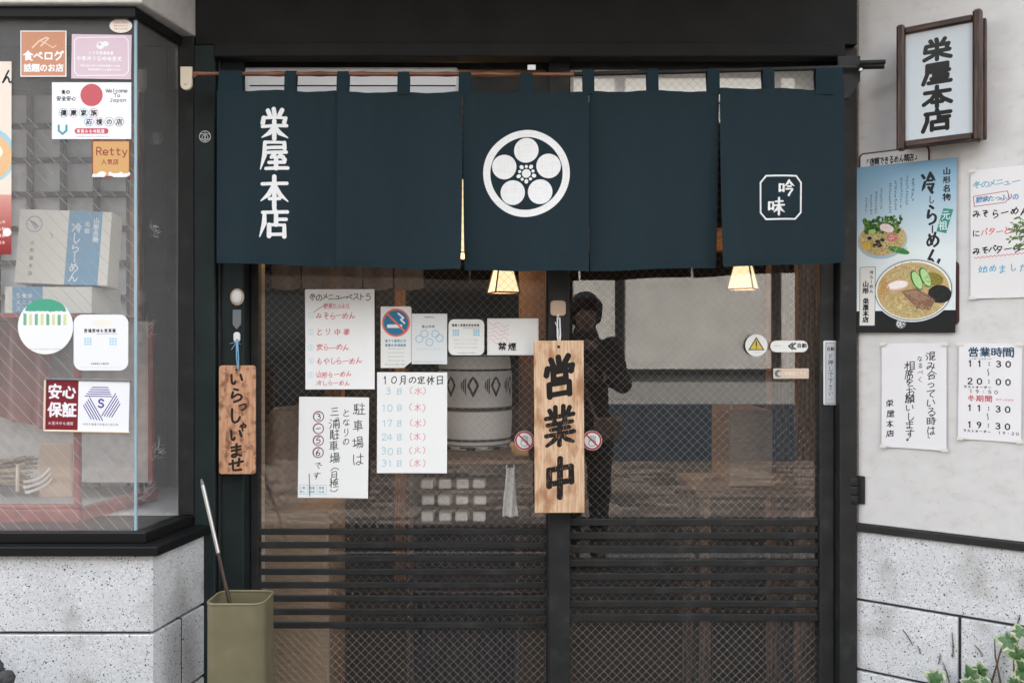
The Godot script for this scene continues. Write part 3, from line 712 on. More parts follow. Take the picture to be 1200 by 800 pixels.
# ---------------------------------------------------------------- the shop's own carcass
func build_shop():
	var s := thing("shop_house", "dark shop house with black lintel, entrance posts and eaves over the doorway", "house", Vector3(0, 0, -2.4))
	# lintel: a black metal casing in two steps
	bx(s, "lintel", Vector3(-0.83, 2.168, -2.60), Vector3(0.905, 2.62, -2.235), M.lintel_black)
	bx(s, "lintel_trim", Vector3(-0.776, 2.130, -2.262), Vector3(0.867, 2.1675, -2.216), M.lintel_black, 0.003)
	# eaves; unseen upper wall and roof added to shade the street and passer-by
	bx(s, "added_upper_wall", Vector3(-6, 2.63, -2.9), Vector3(6, 7.0, -2.25), M.room_wall)
	bx(s, "soffit", Vector3(-0.86, 2.52, -2.24), Vector3(0.93, 2.62, -1.60), M.black_matte)
	bx(s, "roof", Vector3(-6, 7.01, -9), Vector3(6, 7.2, -2.0), M.black_matte)
	# posts either side of the doorway
	var pl := bx(s, "post", Vector3(-0.834, 0, -2.36), Vector3(-0.779, 2.1675, -2.235), M.green_black, 0.003)
	bx(s, "post", Vector3(-0.777, 0, -2.36), Vector3(-0.712, 2.1675, -2.263), M.green_black, 0.003)
	bx(s, "post", Vector3(-0.776, 0, -2.262), Vector3(-0.770, 2.129, -2.250), M.black_metal, 0.001)
	bx(s, "post", Vector3(0.868, 0, -2.36), Vector3(0.9135, 2.1675, -2.255), M.black_metal, 0.003)
	# the white rail cover above the door, seen between the curtain loops, and the rail head
	var cv := bx(s, "rail_cover", Vector3(-0.73, 2.018, -2.34), Vector3(-0.143, 2.122, -2.275), M.white_enamel, 0.006)
	bx(cv, "seam", Vector3(-0.70, 2.070, -2.2755), Vector3(-0.15, 2.073, -2.2735), M.black_matte, 0.0003)
	bx(s, "rail_head", Vector3(-0.711, 2.150, -2.42), Vector3(0.867, 2.167, -2.265), M.black_metal)
	bx(s, "rail_head", Vector3(-0.14, 2.045, -2.36), Vector3(0.145, 2.105, -2.285), M.black_metal)
	# small round crest on the post
	var c := Canvas.new(16, 16, 8, lin(0.012, 0.022, 0.022))
	for i in 3: c.ring(8 + (i - 1) * 3.2, 8 + (1.4 if i == 1 else 0.0), 3.6, 0.9, lin(0.6, 0.62, 0.62))
	c.ring(8, 8, 6.8, 0.9, lin(0.6, 0.62, 0.62))
	c.line([Vector2(8, 1), Vector2(8, 15)], 0.8, lin(0.6, 0.62, 0.62))
	var em := part(self, "crest_sticker", prism(ellipse(0.0172, 0.0172, 28), 0.0006), printed("crest", c, 0.5), P(240, 160, 2.2345))
	tag(em, "small round white crest on the dark doorway post", "sticker")

# ---------------------------------------------------------------- the plastered wall that runs forward from the doorway
const WALL_AT := Vector3(0.915, 0, -2.27)
const WALL_TURN := -0.6155   # its face looks half towards the doorway
func WS(px: float, off := 0.0) -> float:
	var k := (px - 600.0) / 1000.0
	return (k * (2.27 - 0.8165 * off) - 0.915 + 0.5774 * off) / (0.8165 + 0.5774 * k)
func WP(px: float, py: float, off := 0.0) -> Vector3:
	var s := WS(px, off)
	return Vector3(s, EYE + (400.0 - py) / 1000.0 * (2.27 - 0.5774 * s - 0.8165 * off), off)

func build_right_wall():
	var w := thing("side_wall", "white plastered wall on speckled granite blocks beside the doorway", "wall", WALL_AT, "", -WALL_TURN * -1.0)
	w.rotation.y = WALL_TURN * 1.0
	bx(w, "plaster_panel", Vector3(0.006, 0.908, -0.2), Vector3(2.2, 3.2, 0.0), M.plaster, 0.002)
	bx(w, "edge_trim", Vector3(-0.004, 0.9, -0.2), Vector3(0.0055, 3.2, 0.003), M.trim_brown, 0.001)
	bx(w, "metal_strip", Vector3(-0.004, 0.8885, -0.2), Vector3(2.2, 0.9075, 0.012), M.black_metal, 0.002)
	bx(w, "mortar_core", Vector3(0.0, 0.0, -0.2), Vector3(2.2, 0.888, -0.011), M.mortar)
	var top := 0.886
	for row in 5:
		var bottom := top - 0.178 if row < 4 else 0.0
		var cut: Array = [[0.002, 0.75, 1.6, 2.2], [0.002, WS(1125) , 0.72, 1.5, 2.2]][row % 2]
		for i in cut.size() - 1:
			bx(w, "stone_block", Vector3(cut[i] + (0.0036 if i else 0.0), bottom, -0.1), Vector3(cut[i + 1] - 0.0036, top, 0.0), M["stone_%d" % ((row * 2 + i * 3 + row / 2) % 6)], 0.002)
		top = bottom - 0.0075
	# gate catch on the corner of the wall
	var h := thing("gate_hinge", "black metal hinge at the foot of the plaster panel", "hinge", WALL_AT, "", WALL_TURN)
	var a := WP(999, 574, 0.012)
	bx(h, "plate", Vector3(a.x - 0.012, a.y - 0.036, 0.0), Vector3(a.x + 0.030, a.y + 0.038, 0.006), M.black_metal, 0.001)
	for k in 3:
		part(h, "knuckle", lathe([Vector2(0, 0), Vector2(0.011, 0.0005), Vector2(0.0115, 0.002), Vector2(0.0115, 0.019), Vector2(0.011, 0.0205), Vector2(0, 0.021)], 14), M.black_metal, Vector3(a.x + 0.004, a.y - 0.034 + k * 0.0235, 0.013))

# ---------------------------------------------------------------- corner display window
func foot(corner_px: float, d0: float, d1: float, left: float, slope := 0.17) -> PackedVector2Array:   # plan outline (x, z) of a piece with its corner at a place
	var x := (corner_px - 600.0) / 1000.0 * d0
	return PackedVector2Array([Vector2(left, -d0), Vector2(x, -d0), Vector2(x + slope * (d1 - d0), -d1), Vector2(left, -d1)])

func slab(parent: Node, called: String, plan: PackedVector2Array, y0: float, y1: float, m: Material, chamfer := 0.002) -> MeshInstance3D:
	var mid := Vector2.ZERO
	for p in plan: mid += p / plan.size()
	var loc := PackedVector2Array()
	for p in plan: loc.append(p - mid)
	return part(parent, called, prism(loc, y1 - y0, chamfer, true), m, Vector3(mid.x, y0, mid.y))

func build_display_window():
	var w := thing("display_window", "glazed corner display window on a speckled granite base", "window", Vector3(-1.1, 0, -2.2))
	slab(w, "mortar_core", foot(174.0, 2.026, 2.25, -2.0), 0.0, 0.886, M.mortar, 0.0)
	var ys := [0.8872, 0.7026, 0.516, 0.3295, 0.143, 0.0]
	for row in 5:
		var y1: float = ys[row] - (0.0036 if row else 0.0)
		var y0: float = ys[row + 1] + (0.0036 if row < 4 else 0.0)
		if row % 2 == 0:
			slab(w, "stone_block", foot(179, 2.01, 2.25, -1.32), y0, y1, M.stone)
			slab(w, "stone_block", PackedVector2Array([Vector2(-2.0, -2.01), Vector2(-1.3255, -2.01), Vector2(-1.3255, -2.25), Vector2(-2.0, -2.25)]), y0, y1, M.stone)
		else:
			var x := -0.421 * 2.01
			slab(w, "stone_block", foot(179, 2.01, 2.128, -1.55), y0, y1, M.stone)
			slab(w, "stone_block", PackedVector2Array([Vector2(-1.2, -2.136), Vector2(x + 0.17 * 0.126, -2.136), Vector2(x + 0.17 * 0.24, -2.25), Vector2(-1.2, -2.25)]), y0, y1, M.stone)
	for yy in [[0.516 + 0.0037, 0.7026 - 0.0037], [0.143 + 0.0037, 0.3295 - 0.0037]]: slab(w, "mortar_joint", PackedVector2Array([Vector2(-1.2, -2.1282), Vector2(-0.846 + 0.17 * 0.1182 - 0.002, -2.1282), Vector2(-0.846 + 0.17 * 0.1258 - 0.002, -2.1358), Vector2(-1.2, -2.1358)]), yy[0], yy[1], M.mortar, 0.0)
	slab(w, "sill", foot(184, 1.992, 2.2345, -2.0), 0.888, 0.9095, M.sill_black, 0.0015)
	slab(w, "bottom_rail", foot(170.5, 2.03, 2.234, -2.0), 0.910, 0.9350, M.sill_black, 0.002)
	slab(w, "top_rail", foot(158, 2.035, 2.234, -2.0), 2.163, 2.1895, M.sill_black, 0.002)
	slab(w, "fascia", foot(166, 2.02, 2.27, -2.0, 0.21), 2.191, 2.518, M.concrete, 0.003)
	var cx := -0.443 * 2.05
	var gl := part(w, "glass_pane", cbox(Vector3(2.0 + cx, 1.228, 0.006), 0.0005), M.dusty_glass, Vector3((cx - 2.0) / 2, 1.549, -2.053))
	var ge := cx + 0.17 * 0.18
	var L := Vector2(ge - cx, -0.18)
	part(w, "glass_pane", cbox(Vector3(L.length(), 1.228, 0.006), 0.0005), M.dusty_glass, Vector3((cx + ge) / 2 + 0.001, 1.549, -2.142), Basis(Vector3.UP, atan2(0.18, ge - cx)))
	bx(w, "glass_edge", Vector3(cx - 0.001, 0.935, -2.057), Vector3(cx + 0.0055, 2.163, -2.0495), M.glass_edge, 0.0015)
	bx(w, "corner_post", Vector3(-0.876, 0.935, -2.27), Vector3(-0.835, 2.19, -2.2365), M.black_metal, 0.002)
	# the single set of wires cast into the front pane
	wires(w, Rect2(-2.0, 0.936, 2.0 + cx, 1.0), -2.053, 0.0246, [-1], 0.00055, deg_to_rad(47))
	# thin pale streaks scattered on the side pane
	for q in [[177, 270, 0.03], [172, 385, 0.035], [180, 530, 0.04], [166, 575, 0.05]]:
		var st := begin()
		var rr := RandomNumberGenerator.new()
		rr.seed = q[0]
		for k in 16:
			var a: Vector2 = Vector2(rr.randf_range(-0.5, 0.5), rr.randf_range(-0.5, 0.5)) * q[2]
			var b: Vector2 = a + Vector2.from_angle(rr.randf_range(-0.3, 0.6) + (PI / 2 if k % 3 == 0 else 0.0)) * rr.randf_range(0.3, 0.9) * q[2]
			var n: Vector2 = (b - a).orthogonal().normalized() * rr.randf_range(0.0003, 0.0012)
			quad(st, Vector3(a.x - n.x, a.y - n.y, 0), Vector3(a.x + n.x, a.y + n.y, 0), Vector3(b.x + n.x * 0.3, b.y + n.y * 0.3, 0), Vector3(b.x - n.x * 0.3, b.y - n.y * 0.3, 0), Vector3.BACK)
		var dd: float = (-cx + 0.17 * 2.05) / ((600.0 - q[0]) / 1000.0 + 0.17)
		part(w, "pane_streaks", st.commit(), M.pale_streak, P(q[0], q[1], dd) + Vector3(0.0048, 0, 0.001), Basis(Vector3.UP, atan2(0.18, ge - cx)))
	# inside of the case
	bx(w, "case_floor", Vector3(-2.0, 0.905, -2.72), Vector3(-0.88, 0.928, -2.06), M.white_enamel)
	for i in 22:
		for j in 5: bx(w, "floor_tile", Vector3(-1.98 + i * 0.05, 0.928, -2.075 - j * 0.05 - 0.047), Vector3(-1.98 + i * 0.05 + 0.047, 0.932, -2.075 - j * 0.05), M.white_plastic, 0.001)
	bx(w, "side_panel", Vector3(-0.878, 0.93, -2.72), Vector3(-0.84, 2.19, -2.271), M.dark_wood)
	bx(w, "case_ceiling", Vector3(-2.0, 2.19, -2.75), Vector3(-0.84, 2.23, -2.28), M.black_matte)
	bx(w, "wood_strip", Vector3(-1.198, 0.93, -2.70), Vector3(-1.165, 2.18, -2.67), M.sign_wood)
	bx(w, "back_board", Vector3(-1.197, 0.93, -2.715), Vector3(-0.8785, 2.19, -2.701), M.black_matte)
	# papered lattice at the back
	var lt := thing("lattice_screen", "dark lattice screen with grey paper squares behind the display glass", "screen", Vector3(-1.4, 0.93, -2.70))
	bx(lt, "paper", Vector3(-2.0, 0.93, -2.712), Vector3(-1.20, 2.19, -2.708), M.shoji_paper, 0.0)
	var x := -1.21
	while x > -1.99:
		bx(lt, "upright", Vector3(x - 0.008, 0.93, -2.708), Vector3(x + 0.008, 2.19, -2.690), M.dark_wood)
		x -= 0.105
	var y := 0.99
	while y < 2.18:
		bx(lt, "crossbar", Vector3(-2.0, y - 0.008, -2.7075), Vector3(-1.20, y + 0.008, -2.688), M.dark_wood_across)
		y += 0.108

# wires inside a pane: straight thin bars at an angle, clipped to the pane
func wires(parent: Node, r: Rect2, z: float, pitch: float, signs: Array, rad: float, ang := PI / 4):
	var st := begin()
	for sg in signs:
		var d := Vector2(cos(ang), sin(ang) * sg)
		var n := Vector2(-d.y, d.x)
		var corners := [r.position, r.position + Vector2(r.size.x, 0), r.end, r.position + Vector2(0, r.size.y)]
		var lo := 1e9
		var hi := -1e9
		for c in corners:
			lo = minf(lo, n.dot(c)); hi = maxf(hi, n.dot(c))
		var o := lo + pitch * 0.3
		while o < hi:
			var p0 := n * o - d * 4.0
			var p1 := n * o + d * 4.0
			var t0 := 0.0
			var t1 := 1.0
			for ax in 2:
				var a := (r.position[ax] - p0[ax]) / (p1[ax] - p0[ax])
				var b := (r.end[ax] - p0[ax]) / (p1[ax] - p0[ax])
				t0 = maxf(t0, minf(a, b)); t1 = minf(t1, maxf(a, b))
			if t1 > t0:
				var a3 := p0.lerp(p1, t0)
				var b3 := p0.lerp(p1, t1)
				var ring := [Vector3(n.x, n.y, 0) * rad, Vector3(0, 0, rad), Vector3(-n.x, -n.y, 0) * rad, Vector3(0, 0, -rad)]
				for k in 4:
					var q0: Vector3 = ring[k]
					var q1: Vector3 = ring[(k + 1) % 4]
					var A := Vector3(a3.x, a3.y, z)
					var B := Vector3(b3.x, b3.y, z)
					quad(st, A + q0, B + q0, B + q1, A + q1, q0 + q1)
			o += pitch
	var o3 := part(parent, "wire_mesh", st.commit(), M.wire, Vector3.ZERO)
	o3.set_meta("kind", "stuff")

# ---------------------------------------------------------------- the two sliding doors
func build_doors():
	var data := [
		["black framed sliding door of wired glass with handwritten papers on it", -0.7105, 0.0965, -2.330, 0.154, 622.7, 15.62, 7.0],
		["black framed sliding door of wired glass mirroring a standing person", 0.0975, 0.866, -2.312, 0.0, 611.5, 15.93, 8.0]]
	for k in 2:
		var a: Array = data[k]
		var z: float = a[3]
		var d := thing("sliding_door", a[0], "door", Vector3((a[1] + a[2]) / 2, 0.02, z), "sliding doors")
		var x0: float = a[1]
		var x1: float = a[2]
		var gx0: float = x0 + (0.022 if k == 0 else 0.058)
		var gx1: float = x1 - (0.004 if k == 0 else 0.039)
		if k == 0:
			bx(d, "stile", Vector3(x0, 0.02, z - 0.016), Vector3(gx0, 2.148, z + 0.014), M.black_metal, 0.002)
			bx(d, "stile", Vector3(gx1, 0.02, z - 0.016), Vector3(x1 + 0.02, 2.148, z + 0.014), M.black_metal, 0.002)
		else:
			bx(d, "stile", Vector3(x0, 0.02, z - 0.016), Vector3(gx0, 2.148, z + 0.034), M.black_metal, 0.003)
			bx(d, "stile", Vector3(gx1, 0.02, z - 0.016), Vector3(x1, 2.148, z + 0.024), M.black_metal, 0.003)
		bx(d, "rail", Vector3(gx0 + 0.0005, 0.02, z - 0.015), Vector3(gx1 - 0.0005, 0.30 if k == 0 else 0.445, z + 0.012), M.black_metal, 0.002)
		bx(d, "rail", Vector3(gx0 + 0.0005, 2.128, z - 0.015), Vector3(gx1 - 0.0005, 2.148, z + 0.012), M.black_metal, 0.002)
		var y0 := 0.30 if k == 0 else 0.445
		bx(d, "glass_pane", Vector3(gx0, y0, z - 0.0034), Vector3(gx1, 2.128, z + 0.0034), M.glass, 0.0003)
		wires(d, Rect2(gx0 + 0.001, y0, gx1 - gx0 - 0.002, 2.127 - y0), z, 0.0163, [-1, 1], 0.00031)
		if k == 1: bx(d, "added_glare_film", Vector3(gx0 + 0.001, 2.04, z - 0.0062), Vector3(gx1 - 0.001, 2.127, z - 0.0045), M.paper_plain, 0.0002)  # white sheet added behind the glass in place of its bright sky reflection
		for i in 8:
			var c := P(600, a[5] + i * a[6], -z - 0.008).y
			var t: float = a[7] * 0.001 * -z / 2
			bx(d, "slat", Vector3(gx0 + 0.0005, c - t, z + 0.004), Vector3(gx1 - 0.0005, c + t, z + 0.0135), M.black_metal, 0.0015)

# ---------------------------------------------------------------- the dining room behind the doors
func lamp(called: String, label: String, at: Vector3, w: float, h: float, turn: float, energy: float, drop: float):
	var l := thing(called, label, "lamp", at, "lit paper lamps inside the shop", turn)
	var st := begin()
	var lo := w / 2
	var hi := w * 0.27
	for k in 4:
		var a := Vector3(1, 0, 1).rotated(Vector3.UP, PI / 2 * k)
		var b := Vector3(1, 0, 1).rotated(Vector3.UP, PI / 2 * (k + 1))
		quad(st, a * lo, b * lo, b * hi + Vector3.UP * h, a * hi + Vector3.UP * h, a + b)
	part(l, "shade", st.commit(), M.lamp_paper)
	for k in 4:
		var a := Vector3(1, 0, 1).rotated(Vector3.UP, PI / 2 * k)
		part(l, "shade_rib", tube([a * (lo + 0.001), a * (hi + 0.001) + Vector3.UP * h], 0.004, 6), M.dark_wood)
		part(l, "shade_rim", tube([a * (lo + 0.001), a.rotated(Vector3.UP, PI / 2) * (lo + 0.001)], 0.004, 6), M.dark_wood)
	part(l, "cord", tube([Vector3(0, h * 0.9, 0), Vector3(0, drop, 0)], 0.003, 6), M.black_matte)
	var o := OmniLight3D.new()
	o.name = "bulb_light"
	o.position = Vector3(0, h * 0.4, 0)
	o.light_color = Color(1.0, 0.78, 0.54)
	o.light_energy = energy
	o.light_size = 0.05
	o.omni_range = 8.0
	o.omni_attenuation = 2.0
	o.shadow_enabled = true
	l.add_child(o)

func build_room():
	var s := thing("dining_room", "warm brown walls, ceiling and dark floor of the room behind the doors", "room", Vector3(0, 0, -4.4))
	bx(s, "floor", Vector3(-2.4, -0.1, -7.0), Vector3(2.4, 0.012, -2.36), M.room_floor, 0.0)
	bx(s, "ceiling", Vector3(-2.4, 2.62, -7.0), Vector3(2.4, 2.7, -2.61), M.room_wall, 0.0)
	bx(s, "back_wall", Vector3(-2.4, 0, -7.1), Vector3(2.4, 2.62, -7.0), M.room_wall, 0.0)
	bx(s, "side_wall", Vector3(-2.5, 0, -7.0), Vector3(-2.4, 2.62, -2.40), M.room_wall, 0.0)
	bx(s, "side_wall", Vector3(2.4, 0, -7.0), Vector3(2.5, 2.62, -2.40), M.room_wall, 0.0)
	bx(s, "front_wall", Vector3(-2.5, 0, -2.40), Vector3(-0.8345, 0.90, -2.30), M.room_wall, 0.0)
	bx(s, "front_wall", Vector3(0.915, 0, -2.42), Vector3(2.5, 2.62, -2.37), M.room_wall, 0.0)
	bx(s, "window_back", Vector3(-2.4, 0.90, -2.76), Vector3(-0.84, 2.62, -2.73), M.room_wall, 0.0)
	# timber posts and a beam inside
	for q in [[390, 4.4, 0.09, 0.09], [468, 4.9, 0.06, 0.06], [915, 3.4, 0.075, 0.075], [948, 2.9, 0.07, 0.05]]:
		var c := P(q[0], 400, q[1])
		bx(s, "post", Vector3(c.x - q[2] / 2, 0.012, c.z - q[3]), Vector3(c.x + q[2] / 2, 2.62, c.z), M.post_wood, 0.003)
	bx(s, "panel", Vector3(P(608, 400, 4.3).x, 0.012, -4.33), Vector3(P(640, 400, 4.3).x, 2.62, -4.30), M.dark_wood, 0.003)
	bx(s, "beam", Vector3(-2.4, 1.86, -4.52), Vector3(2.4, 1.98, -4.41), M.post_wood_across, 0.003)
	bx(s, "painted_post", Vector3(-0.742, 0.012, -2.46), Vector3(-0.712, 2.62, -2.42), M.ivory, 0.003)
	lamp("pendant_lamp", "lit four-sided paper lamp hanging in front of a wood panel inside", P(590, 343, 4.0), 0.118, 0.13, 0.35, 0.02, 0.98)
	lamp("pendant_lamp", "lit four-sided paper lamp hanging beside the orange timber post inside", P(871, 339, 4.0), 0.118, 0.13, -0.5, 0.02, 0.98)
	lamp("pendant_lamp", "large lit paper lamp glowing through the slit between two curtain panels", P(545, 300, 4.2), 0.34, 0.36, 0.2, 0.05, 0.86)
	# short hanging inside the doorway
	var n := thing("valance", "short brown cloth with scalloped hem hanging just inside the door", "curtain", P(470, 336, 3.0))
	for i in 5:
		var a := P(318 + i * 36, 300, 3.0)
		var b := P(318 + i * 36 + 34, 337, 3.0)
		part(n, "cloth_panel", sheet(func(u, v): return Vector3((u - 0.5) * (b.x - a.x), (0.5 - v) * (a.y - b.y) - 0.010 * sin(u * PI) * v, 0.006 * sin(u * 7.0 + i)), 8, 4, 0.001), M.kraft, (a + b) / 2)
	# boxes just inside the left pane
	var bxs := [["tall tan cardboard carton standing just inside the door", 286, 600, 385, 806, 2.62, "carton", "card"], ["crumpled brown paper sack lying on the tall carton", 302, 484, 352, 600, 2.72, "sack", "kraft"], ["pale cardboard carton on a bench behind the mirrored street", 855, 482, 906, 570, 2.9, "carton", "card"]]
	for q in bxs:
		var a := P(q[1], q[4], q[5])
		var b := P(q[3], q[2], q[5])
		if q[6] == "carton":
			var low: float = 0.012 if q[4] > 700 else a.y
			var t := thing("carton", q[0], "carton", Vector3((a.x + b.x) / 2, low, a.z - 0.13))
			bx(t, "body", Vector3(a.x, low, a.z - 0.26), Vector3(b.x, b.y, a.z), M.card, 0.004)
			bx(t, "flap", Vector3(a.x + 0.002, b.y, a.z - 0.125), Vector3(b.x - 0.002, b.y + 0.004, a.z - 0.001), M.card, 0.001)
			bx(t, "flap", Vector3(a.x + 0.002, b.y, a.z - 0.255), Vector3(b.x - 0.002, b.y + 0.004, a.z - 0.128), M.card, 0.001)
		else:
			var t := thing("paper_sack", q[0], "sack", Vector3((a.x + b.x) / 2, a.y, a.z - 0.08))
			var w := b.x - a.x
			var h := b.y - a.y
			var r := RandomNumberGenerator.new()
			r.seed = 8
			var nz := FastNoiseLite.new()
			nz.frequency = 9.0
			var prof := func(u: float, v: float):
				var ang := u * TAU
				var rr := lerpf(0.5, 0.30, pow(v, 3.0)) * (1.0 + 0.22 * nz.get_noise_3d(cos(ang), sin(ang), v * 2.0))
				return Vector3(cos(ang) * w * rr * 1.15, v * h, sin(ang) * 0.16 * rr)
			part(t, "bag", sheet(func(u, v): return prof.call(u, 1.0 - v), 40, 18, 0.001), M.kraft, Vector3((a.x + b.x) / 2, a.y + 0.004, a.z - 0.08))
			part(t, "fold", cbox(Vector3(w * 0.62, 0.02, 0.03), 0.006), M.kraft, Vector3((a.x + b.x) / 2, b.y + 0.006, a.z - 0.08), Basis(Vector3.BACK, 0.12))
	var bench := thing("bench", "wooden bench carrying the pale carton inside the shop", "bench", Vector3(0.82, 0.012, -3.05))
	var by := P(600, 570, 2.9).y
	bx(bench, "seat", Vector3(0.62, by - 0.034, -3.22), Vector3(1.05, by - 0.002, -2.88), M.table_wood_across, 0.004)
	for q in [[0.64, -3.2], [1.0, -3.2], [0.64, -2.92], [1.0, -2.92]]: bx(bench, "leg", Vector3(q[0], 0.012, q[1]), Vector3(q[0] + 0.035, by - 0.035, q[1] + 0.025), M.table_wood, 0.002)
	# patterned urn on a dark cabinet
	var uc := P(566, 470, 2.56)
	var c := Canvas.new(100, 60, 6, lin(0.76, 0.75, 0.73))
	var ink := lin(0.03, 0.03, 0.032)
	c.rect(0, 0, 100, 14, lin(0.05, 0.048, 0.046))
	for yy in [15.0, 22.0, 32.0, 41.0, 43.0]: c.line([Vector2(0, yy), Vector2(100, yy)], 0.8, ink)
	for k in 10:
		var x := k * 10.0 + 5
		c.line([Vector2(x, 25), Vector2(x + 2, 27), Vector2(x, 29), Vector2(x - 2, 27), Vector2(x, 25)], 0.7, ink)
		for e in 3: c.line([Vector2(x + 3.2 + e * 0.8, 25.5 + e * 0.5), Vector2(x + 3.2 + e * 0.8, 28.5 - e * 0.5)], 0.5, ink)
	for k in 8:
		var x := k * 12.5
		c.poly(PackedVector2Array([Vector2(x, 44), Vector2(x + 6, 44), Vector2(x + 6, 47), Vector2(x + 3, 47), Vector2(x + 3, 50), Vector2(x + 6, 50), Vector2(x + 6, 53), Vector2(x, 56), Vector2(x - 4, 53), Vector2(x - 4, 50), Vector2(x - 1, 50), Vector2(x - 1, 47), Vector2(x - 4, 47)]), ink)
	var urn := thing("patterned_urn", "grey round urn with dark woven bands and zigzags inside the door", "urn", Vector3(uc.x - 0.03, P(0, 530, 2.56).y, uc.z - 0.12))
	var uh := P(0, 408, 2.56).y - P(0, 530, 2.56).y
	part(urn, "body", lathe([Vector2(0, 0), Vector2(0.103, 0.0), Vector2(0.113, 0.016), Vector2(0.117, uh * 0.3), Vector2(0.117, uh * 0.7), Vector2(0.111, uh * 0.9), Vector2(0.092, uh), Vector2(0, uh + 0.002)], 40), printed("urn_print", c, 0.8), org[urn])
	part(urn, "lid", lathe([Vector2(0, 0), Vector2(0.090, 0), Vector2(0.087, 0.012), Vector2(0.04, 0.028), Vector2(0.02, 0.045), Vector2(0, 0.048)], 28), M.dark_wood, org[urn] + Vector3(0, uh, 0))
	var cab := thing("cabinet", "dark shelf cabinet under the patterned urn inside", "cabinet", Vector3(-0.14, 0.012, -2.65))
	var a0 := P(478, 534, 2.53)
	var b0 := P(612, 640, 2.53)
	bx(cab, "top", Vector3(a0.x - 0.02, a0.y - 0.016, -2.80), Vector3(b0.x + 0.02, a0.y + 0.010, -2.46), M.table_wood_across, 0.003)
	bx(cab, "back_panel", Vector3(a0.x, 0.012, -2.78), Vector3(b0.x, a0.y - 0.017, -2.765), M.dark_wood)
	for x in [a0.x, b0.x - 0.02]: bx(cab, "side_panel", Vector3(x, 0.012, -2.76), Vector3(x + 0.02, a0.y - 0.017, -2.50), M.dark_wood)
	for k in 4: bx(cab, "shelf", Vector3(a0.x + 0.021, P(0, 573 + k * 19 - (0 if k < 3 else -60), 2.56).y - 0.008, -2.755), Vector3(b0.x - 0.021, P(0, 573 + k * 19 - (0 if k < 3 else -60), 2.56).y, -2.535), M.dark_wood_across)
	for row in 3:
		for k in 4:
			var e := P(494 + k * 20.2, 572.5 + row * 19, 2.56)
			var t := thing("napkin_pack", ["small white packet on the top shelf of the cabinet under the urn", "small white packet on the middle shelf of the cabinet under the urn", "small white packet on the lower shelf of the cabinet under the urn"][row], "packet", Vector3(e.x + 0.018, e.y, e.z - 0.015), "white packets on the cabinet shelves")
			part(t, "wrapper", cbox(Vector3(0.037, 0.026 + 0.002 * ((k + row) % 3), 0.05), 0.004), M.paper_plain, Vector3(e.x + 0.018, e.y + 0.0148, e.z - 0.015), Basis(Vector3.UP, 0.06 * ((k * 7 + row * 3) % 5 - 2)))
	var bag := thing("plastic_bag", "white plastic bag hanging at the end of the dark cabinet", "bag", P(598, 605, 2.47))
	var ba := P(598, 605, 2.47)
	part(bag, "pouch", sheet(func(u, v): return Vector3((u - 0.5) * 0.034 * (0.7 + 0.5 * v), (1.0 - v) * 0.14, 0.012 * sin(u * 9.0 + v * 3.0)), 12, 10, 0.003), M.white_plastic, ba)
	part(bag, "handle", tube([ba + Vector3(-0.012, 0.138, 0.004), ba + Vector3(-0.006, 0.170, 0), ba + Vector3(0.006, 0.170, 0), ba + Vector3(0.012, 0.138, 0.004)], 0.002, 6), M.white_plastic, Vector3.ZERO)
	# two stools with red seats
	for k in 2:
		var e := P(517 + k * 45, 697, 3.4)
		var t := thing("stool", "round stool with red cushion on the dark shop floor", "stool", Vector3(e.x, 0.012, e.z), "red stools inside the door")
		part(t, "cushion", lathe([Vector2(0, -0.03), Vector2(0.056, -0.03), Vector2(0.066, -0.015), Vector2(0.066, 0.01), Vector2(0.055, 0.026), Vector2(0, 0.032)], 28), M.red_cushion, e)
		for q in 4:
			var dd := Vector3(0.045, 0, 0.045).rotated(Vector3.UP, PI / 2 * q)
			part(t, "leg", tube([Vector3(e.x, 0.012, e.z) + dd * 1.2, Vector3(e.x, e.y - 0.028, e.z) + dd * 0.8], 0.008, 8), M.steel, Vector3.ZERO)

